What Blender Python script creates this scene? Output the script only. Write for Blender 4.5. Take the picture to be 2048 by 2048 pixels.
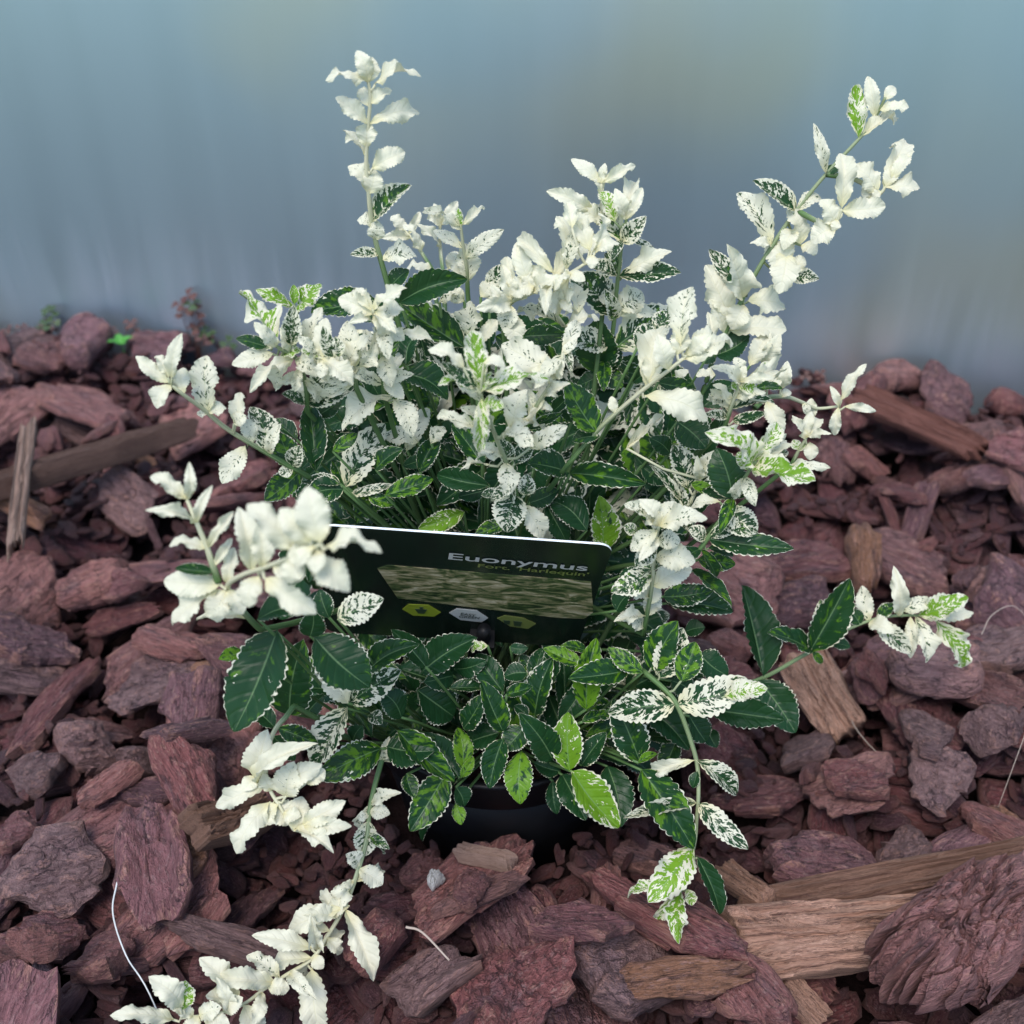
import bpy, math, random
import numpy as np
from mathutils import Vector, Matrix

random.seed(7)
rng = np.random.default_rng(7)
for o in list(bpy.data.objects):
    bpy.data.objects.remove(o)
S = bpy.context.scene
COL = S.collection

# ------------------------------------------------------------------ camera
CAM_H, PITCH, FOV = 0.46, math.radians(36.0), math.radians(50.0)
cd = bpy.data.cameras.new('camera')
cam = bpy.data.objects.new('camera', cd)
COL.objects.link(cam)
cam.location = (0, 0, CAM_H)
cam.rotation_euler = (math.pi / 2 - PITCH, 0, 0)
cd.sensor_width = 36
cd.angle = FOV
cd.clip_start = 0.01
cd.clip_end = 200
cd.dof.use_dof = True
cd.dof.focus_distance = 0.455
cd.dof.aperture_fstop = 11.0
S.camera = cam

# ------------------------------------------------------------------ sky, soft sun, exposure
SUN_EL, SUN_AZ = math.radians(62), math.radians(205)      # azimuth clockwise from +Y
W = bpy.data.worlds.new('World')
S.world = W
W.use_nodes = True
wn = W.node_tree.nodes
sky = wn.new('ShaderNodeTexSky')
sky.sky_type = 'NISHITA'
sky.sun_disc = False
sky.sun_elevation = SUN_EL
sky.sun_rotation = SUN_AZ
sky.air_density = 1.0
sky.dust_density = 1.0
sky.ozone_density = 2.0
wn['Background'].inputs['Strength'].default_value = 0.12
W.node_tree.links.new(sky.outputs[0], wn['Background'].inputs['Color'])
sl = bpy.data.lights.new('sun', 'SUN')
sl.energy = 1.3
sl.angle = math.radians(28)
sl.color = (1.0, 0.965, 0.92)
sun = bpy.data.objects.new('sun', sl)
COL.objects.link(sun)
sd = Vector((math.sin(SUN_AZ) * math.cos(SUN_EL), math.cos(SUN_AZ) * math.cos(SUN_EL), math.sin(SUN_EL)))
sun.rotation_euler = sd.to_track_quat('Z', 'Y').to_euler()
sun.location = sd * 3
S.view_settings.view_transform = 'Standard'
S.view_settings.look = 'None'
S.view_settings.gamma = 1
S.view_settings.exposure = 1.15
S.cycles.max_bounces = 6
S.cycles.diffuse_bounces = 3
S.cycles.glossy_bounces = 3
S.cycles.transmission_bounces = 3
S.render.resolution_x = S.render.resolution_y = 1024

# ------------------------------------------------------------------ pixel (2048 px photo) -> ray helpers
TF = math.tan(FOV / 2)
FWD = Vector((0, math.cos(PITCH), -math.sin(PITCH)))
UP = Vector((0, math.sin(PITCH), math.cos(PITCH)))
CAMP = Vector((0, 0, CAM_H))
FPX = 1024 / TF
def ray(x, y):
    return FWD + Vector((1, 0, 0)) * ((x - 1024) / FPX) + UP * ((1024 - y) / FPX)
def at_y(x, y, Y):
    d = ray(x, y)
    return CAMP + d * (Y / d.y)
def on_z(x, y, z):
    d = ray(x, y)
    return CAMP + d * ((z - CAM_H) / d.z)

# ------------------------------------------------------------------ object helpers
WORLD = {}
def mesh_from(name, verts, faces, mat=None, smooth=True):
    me = bpy.data.meshes.new(name)
    me.from_pydata([tuple(v) for v in verts], [], [tuple(f) for f in faces])
    me.update()
    if smooth:
        me.polygons.foreach_set('use_smooth', [True] * len(me.polygons))
    if mat:
        me.materials.append(mat)
    return me
def link(name, data, parent=None, mw=None):
    o = bpy.data.objects.new(name, data)
    COL.objects.link(o)
    mw = mw or Matrix()
    WORLD[o] = mw
    if parent is not None:
        o.parent = parent
        o.matrix_basis = WORLD[parent].inverted() @ mw
    else:
        o.matrix_basis = mw
    return o
def tag(o, label=None, cat=None, group=None, kind=None):
    if label: o['label'] = label
    if cat: o['category'] = cat
    if group: o['group'] = group
    if kind: o['kind'] = kind
    return o
def T(v):
    return Matrix.Translation(Vector(v))

# ------------------------------------------------------------------ material helpers
class NT:
    def __init__(s, name):
        s.m = bpy.data.materials.new(name)
        s.m.use_nodes = True
        s.t = s.m.node_tree
        s.n = s.t.nodes
        s.b = s.n['Principled BSDF']
        s.out = s.n['Material Output']
    def put(s, sock, v):
        if isinstance(v, bpy.types.NodeSocket):
            s.t.links.new(v, sock)
        elif v is not None:
            if sock.type == 'RGBA' and len(v) == 3:
                v = (*v, 1)
            sock.default_value = v
    def math(s, op, a, b=None, c=None, clamp=False):
        n = s.n.new('ShaderNodeMath')
        n.operation = op
        n.use_clamp = clamp
        s.put(n.inputs[0], a)
        if b is not None: s.put(n.inputs[1], b)
        if c is not None: s.put(n.inputs[2], c)
        return n.outputs[0]
    def smooth(s, x, lo, hi, a=0.0, b=1.0):
        n = s.n.new('ShaderNodeMapRange')
        n.interpolation_type = 'SMOOTHSTEP'
        s.put(n.inputs[0], x)
        for i, v in ((1, lo), (2, hi), (3, a), (4, b)): s.put(n.inputs[i], v)
        return n.outputs[0]
    def lin(s, x, lo, hi, a=0.0, b=1.0):
        n = s.n.new('ShaderNodeMapRange')
        s.put(n.inputs[0], x)
        for i, v in ((1, lo), (2, hi), (3, a), (4, b)): s.put(n.inputs[i], v)
        return n.outputs[0]
    def mix(s, f, a, b, mode='MIX'):
        n = s.n.new('ShaderNodeMix')
        n.data_type = 'RGBA'
        n.blend_type = mode
        s.put(n.inputs[0], f)
        s.put(n.inputs[6], a)
        s.put(n.inputs[7], b)
        return n.outputs[2]
    def noise(s, vec, scale, detail=3, rough=0.55, dist=0.0):
        n = s.n.new('ShaderNodeTexNoise')
        if vec is not None: s.put(n.inputs['Vector'], vec)
        n.inputs['Scale'].default_value = scale
        n.inputs['Detail'].default_value = detail
        n.inputs['Roughness'].default_value = rough
        n.inputs['Distortion'].default_value = dist
        return n.outputs[0]
    def voro(s, vec, scale, feature='F1', out=0):
        n = s.n.new('ShaderNodeTexVoronoi')
        n.feature = feature
        s.put(n.inputs['Vector'], vec)
        n.inputs['Scale'].default_value = scale
        return n.outputs[out]
    def xyz(s, v):
        n = s.n.new('ShaderNodeSeparateXYZ')
        s.put(n.inputs[0], v)
        return n.outputs
    def vec(s, x, y, z):
        n = s.n.new('ShaderNodeCombineXYZ')
        for i, v in enumerate((x, y, z)): s.put(n.inputs[i], v)
        return n.outputs[0]
    def vmul(s, v, k):
        n = s.n.new('ShaderNodeVectorMath')
        n.operation = 'MULTIPLY'
        s.put(n.inputs[0], v)
        s.put(n.inputs[1], k)
        return n.outputs[0]
    def vadd(s, v, k):
        n = s.n.new('ShaderNodeVectorMath')
        n.operation = 'ADD'
        s.put(n.inputs[0], v)
        s.put(n.inputs[1], k)
        return n.outputs[0]
    def obj(s):
        return s.n.new('ShaderNodeTexCoord').outputs['Object']
    def attr(s, name):
        n = s.n.new('ShaderNodeAttribute')
        n.attribute_name = name
        return n
    def bump(s, h, strength, dist, normal=None):
        n = s.n.new('ShaderNodeBump')
        n.inputs['Strength'].default_value = strength
        n.inputs['Distance'].default_value = dist
        s.put(n.inputs['Height'], h)
        if normal: s.put(n.inputs['Normal'], normal)
        return n.outputs[0]
    def ramp(s, f, stops):
        n = s.n.new('ShaderNodeValToRGB')
        s.put(n.inputs[0], f)
        e = n.color_ramp.elements
        while len(e) < len(stops): e.new(0.5)
        for i, (p, c) in enumerate(stops):
            e[i].position = p
            e[i].color = (*c, 1)
        return n.outputs[0]
    def set(s, **k):
        names = dict(color='Base Color', rough='Roughness', metal='Metallic', normal='Normal',
                     spec='Specular IOR Level', coat='Coat Weight', coatr='Coat Roughness', aniso='Anisotropic',
                     tangent='Tangent', sheen='Sheen Weight')
        for a, v in k.items():
            s.put(s.b.inputs[names[a]], v)
        return s.m

# ------------------------------------------------------------------ materials
def mat_leaf(name, joined):
    """variegated leaf: 'lc' = (along 0..1, across -1..1, half width/length) per vertex; pattern settings in the object colour
    (or the 'lk' vertex colour where leaves are joined): R green share, G lime share, B seed"""
    s = NT(name)
    lc = s.xyz(s.attr('lc').outputs['Vector'])
    x, u, hw = lc
    if joined:
        k = s.xyz(s.attr('lk').outputs['Vector'])
    else:
        k = s.xyz(s.n.new('ShaderNodeObjectInfo').outputs['Color'])
    g = s.math('MULTIPLY_ADD', k[0], 1.5, -0.5)
    lime, seed = k[1], k[2]
    a = s.math('ABSOLUTE', u)
    y = s.math('MULTIPLY', u, hw)
    t = s.math('SUBTRACT', x, s.math('MULTIPLY', s.math('ABSOLUTE', y), 0.75))
    sd_ = s.math('MULTIPLY', seed, 91.7)
    # blotches drawn out along the side veins
    v1 = s.vec(s.math('MULTIPLY', t, 11.0), s.math('MULTIPLY', y, 6.5), sd_)
    n1 = s.noise(v1, 1.0, 3, 0.62)
    v2 = s.vec(s.math('MULTIPLY', t, 30.0), s.math('MULTIPLY', y, 26.0), s.math('ADD', sd_, 7.3))
    n2 = s.noise(v2, 1.0, 2, 0.5)
    nn = s.math('ADD', s.math('MULTIPLY', s.math('SUBTRACT', n1, 0.5), 2.1),
                s.math('MULTIPLY', s.math('SUBTRACT', n2, 0.5), 1.15))
    edge = s.smooth(s.math('ADD', a, s.math('MULTIPLY', s.math('SUBTRACT', n2, 0.5), 0.22)), s.lin(g, 0.4, 1.0, 0.70, 0.86), 1.04)
    F = s.math('ADD', nn, s.math('MULTIPLY', s.math('SUBTRACT', g, 0.5), 1.25))
    F = s.math('SUBTRACT', F, s.math('MULTIPLY', edge, 0.85))
    F = s.math('ADD', F, s.math('MULTIPLY', s.math('SUBTRACT', 1.0, a), 0.22))
    green = s.smooth(F, 0.06, 0.13)
    # two greens
    v3 = s.vec(s.math('MULTIPLY', t, 8.0), s.math('MULTIPLY', y, 7.0), s.math('ADD', sd_, 31.0))
    n3 = s.noise(v3, 1.0, 3, 0.6)
    lm = s.smooth(s.math('ADD', n3, s.math('MULTIPLY', s.math('SUBTRACT', lime, 0.5), 0.75)), 0.48, 0.60)
    dark = s.mix(s.noise(s.vec(x, y, sd_), 5.0, 2), (0.007, 0.040, 0.012), (0.016, 0.066, 0.021))
    limec = s.mix(lime, (0.030, 0.115, 0.008), (0.185, 0.36, 0.020))
    gcol = s.mix(lm, dark, limec)
    # midrib and side veins
    rib = s.smooth(s.math('ABSOLUTE', y), 0.0, s.math('MULTIPLY_ADD', x, -0.012, 0.021), 1.0, 0.0)
    wav = s.math('ABSOLUTE', s.math('SINE', s.math('MULTIPLY', t, 21.0)))
    vein = s.smooth(wav, 0.0, 0.10, 1.0, 0.0)
    vein = s.math('MULTIPLY', vein, s.smooth(a, 0.55, 0.9, 1.0, 0.0))
    gcol = s.mix(s.math('MULTIPLY', vein, 0.13), gcol, (0.16, 0.30, 0.12))
    gcol = s.mix(s.math('MULTIPLY', rib, 0.62), gcol, (0.20, 0.33, 0.14))
    # cream, yellower at the base of the blade
    n4 = s.noise(s.vec(x, y, s.math('ADD', sd_, 3.0)), 3.0, 3)
    cream = s.mix(n4, (0.74, 0.715, 0.555), (0.80, 0.77, 0.585))
    cream = s.mix(s.smooth(x, 0.0, 0.38, 0.6, 0.0), cream, (0.78, 0.70, 0.34))
    cream = s.mix(s.math('MULTIPLY', rib, 0.35), cream, (0.64, 0.62, 0.36))
    col = s.mix(green, cream, gcol)
    # quilted relief
    quilt = s.math('ADD', s.smooth(wav, 0.0, 0.7), s.math('MULTIPLY', n2, 0.35))
    quilt = s.math('SUBTRACT', quilt, s.math('MULTIPLY', rib, 0.9))
    bp = s.bump(quilt, 0.22, 0.0010)
    s.set(color=col, rough=s.mix(green, (0.52,) * 3, (0.34,) * 3), normal=bp, spec=0.25)
    tr = s.n.new('ShaderNodeBsdfTranslucent')
    s.put(tr.inputs['Color'], s.mix(0.15, col, (0.55, 0.70, 0.25)))
    s.put(tr.inputs['Normal'], bp)
    mx = s.n.new('ShaderNodeMixShader')
    mx.inputs[0].default_value = 0.28
    s.t.links.new(s.b.outputs[0], mx.inputs[1])
    s.t.links.new(tr.outputs[0], mx.inputs[2])
    s.t.links.new(mx.outputs[0], s.out.inputs[0])
    return s.m

def mat_stem():
    s = NT('stem_bark')
    p = s.xyz(s.attr('lc').outputs['Vector'])         # x along 0..1, y around 0..1, z length
    k = s.xyz(s.n.new('ShaderNodeObjectInfo').outputs['Color'])
    st = s.noise(s.vec(s.math('MULTIPLY', p[0], 3.0), s.math('MULTIPLY', p[1], 9.0), k[2]), 1.0, 2)
    gr = s.mix(st, (0.035, 0.10, 0.025), (0.15, 0.24, 0.085))
    cr = s.mix(st, (0.42, 0.42, 0.25), (0.68, 0.64, 0.47))
    c = s.mix(s.smooth(s.math('ADD', p[0], s.math('MULTIPLY', s.math('SUBTRACT', st, 0.5), 0.5)), 0.25, 0.6), gr, s.mix(k[0], gr, cr))
    c = s.mix(s.smooth(p[0], 0.0, 0.25, 0.85, 0.0), c, (0.03, 0.042, 0.018))
    return s.set(color=c, rough=0.5, spec=0.3)

def mat_bark(name, joined, ramp, fib=1.0, ochre=0.5, bumpd=0.0035, sc=1.0):
    s = NT(name)
    if joined:
        rnd = s.n.new('ShaderNodeNewGeometry').outputs['Random Per Island']
        P = s.attr('lc').outputs['Vector']
    else:
        rnd = s.xyz(s.n.new('ShaderNodeObjectInfo').outputs['Color'])[0]
        P = s.obj()
    if sc != 1.0: P = s.vmul(P, (sc, sc, sc))
    off = s.math('MULTIPLY', rnd, 53.0)
    P = s.vadd(P, s.vec(off, off, off))
    fibre = s.noise(s.vmul(P, (4.0, 24.0 * fib, 18.0)), 1.0, 4, 0.6, 0.5)
    blot = s.noise(P, 2.6, 4, 0.6)
    fine = s.noise(P, 60.0, 2, 0.7)
    med = s.noise(P, 15.0, 3, 0.7)
    base = s.ramp(rnd, ramp)
    c = s.mix(s.lin(fibre, 0.3, 0.72), s.mix(1.0, base, (0.50, 0.44, 0.45), 'MULTIPLY'), s.mix(1.0, base, (1.35, 1.27, 1.24), 'MULTIPLY'))
    c = s.mix(s.math('MULTIPLY', s.smooth(blot, 0.50, 0.70), 0.6), c, (0.115, 0.062, 0.072))
    # dye worn through to raw wood on edges and scattered scars
    geo = s.n.new('ShaderNodeNewGeometry')
    pnt = s.math('ADD', s.math('MULTIPLY', s.math('SUBTRACT', geo.outputs['Pointiness'], 0.5), 4.0),
                 s.math('MULTIPLY', s.math('SUBTRACT', med, 0.5), 1.4))
    c = s.mix(s.math('MULTIPLY', s.smooth(pnt, 0.14, 0.42), ochre), c, (0.42, 0.205, 0.145))
    # dusty bloom
    c = s.mix(s.math('MULTIPLY', s.smooth(med, 0.52, 0.68), 0.30), c, (0.31, 0.215, 0.205))
    # dark cracks
    crk = s.voro(s.vadd(s.vmul(P, (4.0, 8.0, 6.0)), s.vmul(s.vec(fine, fibre, blot), (0.9, 0.9, 0.9))), 1.0, 'DISTANCE_TO_EDGE')
    crack = s.math('MULTIPLY', s.smooth(crk, 0.0, 0.045, 1.0, 0.0), s.smooth(blot, 0.42, 0.56))
    c = s.mix(s.math('MULTIPLY', crack, 0.75), c, (0.022, 0.010, 0.011))
    h = s.math('ADD', s.math('MULTIPLY', fibre, 0.8), s.math('MULTIPLY', fine, 0.22))
    h = s.math('ADD', h, s.math('MULTIPLY', med, 0.9))
    h = s.math('SUBTRACT', h, s.math('MULTIPLY', crack, 0.5))
    return s.set(color=c, rough=s.lin(med, 0.35, 0.65, 0.52, 0.75), normal=s.bump(h, 0.85, bumpd), spec=0.38)

def mat_wood(name, c0, c1, dark=(0.05, 0.03, 0.022), amount=0.5):
    s = NT(name)
    P = s.obj()
    rnd = s.n.new('ShaderNodeObjectInfo').outputs['Random']
    P = s.vadd(P, s.vec(s.math('MULTIPLY', rnd, 31.0), 0.0, 0.0))
    fibre = s.noise(s.vmul(P, (4.0, 60.0, 60.0)), 1.0, 4, 0.6, 0.6)
    pore = s.noise(s.vmul(P, (24.0, 130.0, 130.0)), 1.0, 2)
    blot = s.noise(s.vmul(P, (3.0, 9.0, 9.0)), 1.0, 4, 0.65)
    c = s.mix(s.lin(fibre, 0.3, 0.7), c0, c1)
    c = s.mix(s.math('MULTIPLY', s.smooth(s.math('ADD', s.math('MULTIPLY', pore, 0.5), s.math('MULTIPLY', blot, 0.5)), 0.47, 0.62), amount), c, dark)
    c = s.mix(s.math('MULTIPLY', s.smooth(blot, 0.56, 0.7), 0.45), c, (0.15, 0.07, 0.07))
    h = s.math('ADD', fibre, s.math('MULTIPLY', pore, 0.5))
    return s.set(color=c, rough=0.72, normal=s.bump(h, 0.8, 0.003), spec=0.25)

def simple(name, col, rough=0.5, spec=0.5, metal=0.0, nscale=0, namp=0.15, bump=0.0):
    s = NT(name)
    if nscale:
        P = s.obj()
        n = s.noise(P, nscale, 4, 0.6)
        c = s.mix(n, tuple(v * (1 - namp) for v in col), tuple(min(1, v * (1 + namp)) for v in col))
        s.set(color=c, rough=s.lin(n, 0.3, 0.7, rough * 0.85, min(1, rough * 1.15)))
        if bump:
            s.set(normal=s.bump(n, 0.6, bump))
    else:
        s.set(color=col, rough=rough)
    return s.set(spec=spec, metal=metal)

M = {}
M['leaf'] = mat_leaf('variegated_leaf', False)
M['leaf_joined'] = mat_leaf('variegated_leaf_joined', True)
M['stem'] = mat_stem()
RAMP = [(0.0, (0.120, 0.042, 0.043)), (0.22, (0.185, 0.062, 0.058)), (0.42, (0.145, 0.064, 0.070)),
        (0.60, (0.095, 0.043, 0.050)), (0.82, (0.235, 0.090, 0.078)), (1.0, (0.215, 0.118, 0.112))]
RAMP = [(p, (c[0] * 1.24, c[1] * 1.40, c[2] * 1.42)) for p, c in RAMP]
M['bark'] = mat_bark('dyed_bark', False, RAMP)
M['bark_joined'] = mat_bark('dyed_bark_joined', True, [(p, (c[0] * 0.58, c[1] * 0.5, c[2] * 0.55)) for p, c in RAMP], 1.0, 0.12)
M['bark_grey'] = mat_bark('grey_plum_bark', False, [(0, (0.150, 0.092, 0.092)), (1, (0.205, 0.128, 0.124))], 0.5, 0.35)
M['bark_lump'] = mat_bark('flaky_bark', False, [(0, (0.19, 0.092, 0.088)), (1, (0.21, 0.10, 0.094))], 0.4, 0.45, 0.006)
M['bark_crag'] = mat_bark('craggy_bark', False, [(0, (0.33, 0.165, 0.155)), (1, (0.34, 0.17, 0.16))], 0.22, 0.5, 0.006, 2.2)
M['bark_tan'] = mat_bark('tan_bark', False, [(0, (0.26, 0.135, 0.080)), (1, (0.33, 0.17, 0.10))], 1.2, 0.7)
M['wood_pale'] = mat_wood('pale_split_wood', (0.43, 0.225, 0.15), (0.74, 0.45, 0.335), amount=0.85)
M['wood_stick'] = mat_wood('weathered_stick', (0.42, 0.26, 0.20), (0.60, 0.41, 0.335), amount=0.2)
M['wood_brown'] = mat_wood('brown_wood', (0.20, 0.105, 0.072), (0.36, 0.205, 0.145), amount=0.45)
M['wood_dark'] = mat_wood('dark_stick', (0.10, 0.055, 0.045), (0.20, 0.12, 0.095), amount=0.45)
M['wood_red'] = mat_wood('dyed_wood', (0.17, 0.068, 0.052), (0.27, 0.115, 0.09), amount=0.3)

def mat_wall():
    s = NT('brushed_metal_sheet')
    P = s.obj()
    streak = s.noise(s.vmul(P, (34.0, 1.0, 1.6)), 1.0, 4, 0.6)
    cloud = s.noise(s.vmul(P, (3.0, 1.0, 2.2)), 1.0, 4, 0.55)
    fine = s.noise(s.vmul(P, (420.0, 1.0, 9.0)), 1.0, 2)
    c = s.mix(streak, (0.475, 0.635, 0.715), (0.50, 0.655, 0.73))
    refl_patch = s.noise(s.vmul(P, (2.6, 1.0, 2.6)), 1.0, 2, 0.5)
    c = s.mix(s.smooth(refl_patch, 0.44, 0.66), c, (0.655, 0.70, 0.575))  # yellowish blotches: blurred reflections painted into the base colour
    c = s.mix(s.math('MULTIPLY', s.smooth(cloud, 0.5, 0.7), 0.3), c, (0.55, 0.63, 0.70))
    # water marks near the bottom edge, purple tint painted in as mulch reflection, and a few specks of dirt
    pz = s.xyz(P)
    drip_and_refl = s.noise(s.vmul(P, (60.0, 1.0, 5.0)), 1.0, 3)
    low = s.smooth(s.math('ADD', pz[2], s.math('MULTIPLY', s.math('SUBTRACT', drip_and_refl, 0.5), 0.16)), 0.0, 0.12, 1.0, 0.0)
    c = s.mix(s.math('MULTIPLY', low, 0.4), c, (0.47, 0.47, 0.53))
    vs = s.voro(s.vmul(P, (9.0, 1.0, 7.0)), 1.0)
    spk = s.smooth(s.math('ADD', vs, s.math('MULTIPLY', s.noise(P, 90.0, 2), 0.02)), 0.02, 0.055, 1.0, 0.0)
    c = s.mix(s.math('MULTIPLY', spk, 0.8), c, (0.10, 0.10, 0.10))
    r = s.math('ADD', s.lin(streak, 0.3, 0.7, 0.37, 0.395), s.math('MULTIPLY', cloud, 0.06))
    r = s.math('ADD', r, s.math('MULTIPLY', low, 0.12))
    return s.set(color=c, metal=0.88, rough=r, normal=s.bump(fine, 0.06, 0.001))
M['wall'] = mat_wall()
M['soil'] = simple('dark_soil', (0.020, 0.010, 0.010), 0.95, 0.15, nscale=260, namp=0.7, bump=0.008)
M['pebble'] = simple('whitish_pebble', (0.55, 0.54, 0.52), 0.6, 0.3, nscale=30, namp=0.2, bump=0.002)
M['added_lawn'] = simple('added_lawn_green', (0.11, 0.19, 0.06), 0.8, 0.2, nscale=14, namp=0.5, bump=0.01)
M['pot'] = simple('black_pot_plastic', (0.005, 0.005, 0.006), 0.5, 0.22, nscale=60, namp=0.2)
# ------------------------------------------------------------------ ground, wall
def grid_mesh(name, x0, x1, y0, y1, nx, ny, zf, mat):
    vs = [(x0 + (x1 - x0) * i / nx, y0 + (y1 - y0) * j / ny, 0) for j in range(ny + 1) for i in range(nx + 1)]
    vs = [(x, y, zf(x, y)) for x, y, _ in vs]
    fs = [(j * (nx + 1) + i, j * (nx + 1) + i + 1, (j + 1) * (nx + 1) + i + 1, (j + 1) * (nx + 1) + i) for j in range(ny) for i in range(nx)]
    return mesh_from(name, vs, fs, mat)
g = link('ground', grid_mesh('ground', -1.6, 1.6, -0.35, 1.0, 60, 30, lambda x, y: -0.032 + 0.004 * math.sin(x * 23) * math.cos(y * 19), M['soil']))
tag(g, kind='structure')
g = link('added_lawn', grid_mesh('added_lawn', -6, 6, -9, -0.35, 40, 40, lambda x, y: -0.012 + 0.006 * math.sin(x * 9) * math.cos(y * 11), M['added_lawn']))  # unseen grass behind the camera, added to tint the wall's reflection green
tag(g, kind='structure')

WA, WB = Vector((-0.46, 0.905, 0)), Vector((0.413, 0.782, 0))
WDIR = (WB - WA).normalized()
WNOR = Vector((WDIR.y, -WDIR.x, 0))             # towards the camera side
def wall_dist(x, y):
    return (Vector((x, y, 0)) - WA).dot(WNOR)
WYAW = math.atan2(WDIR.y, WDIR.x)
def box(x0, x1, y0, y1, z0, z1):
    v = [(x0, y0, z0), (x1, y0, z0), (x1, y1, z0), (x0, y1, z0), (x0, y0, z1), (x1, y0, z1), (x1, y1, z1), (x0, y1, z1)]
    f = [(0, 3, 2, 1), (4, 5, 6, 7), (0, 1, 5, 4), (1, 2, 6, 5), (2, 3, 7, 6), (3, 0, 4, 7)]
    return v, f
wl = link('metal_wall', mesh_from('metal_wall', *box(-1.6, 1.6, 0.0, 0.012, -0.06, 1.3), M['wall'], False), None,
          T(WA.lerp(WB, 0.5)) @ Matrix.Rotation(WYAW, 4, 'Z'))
tag(wl, 'smooth blue-grey brushed metal sheet wall standing behind the mulch bed', 'metal wall')

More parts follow.
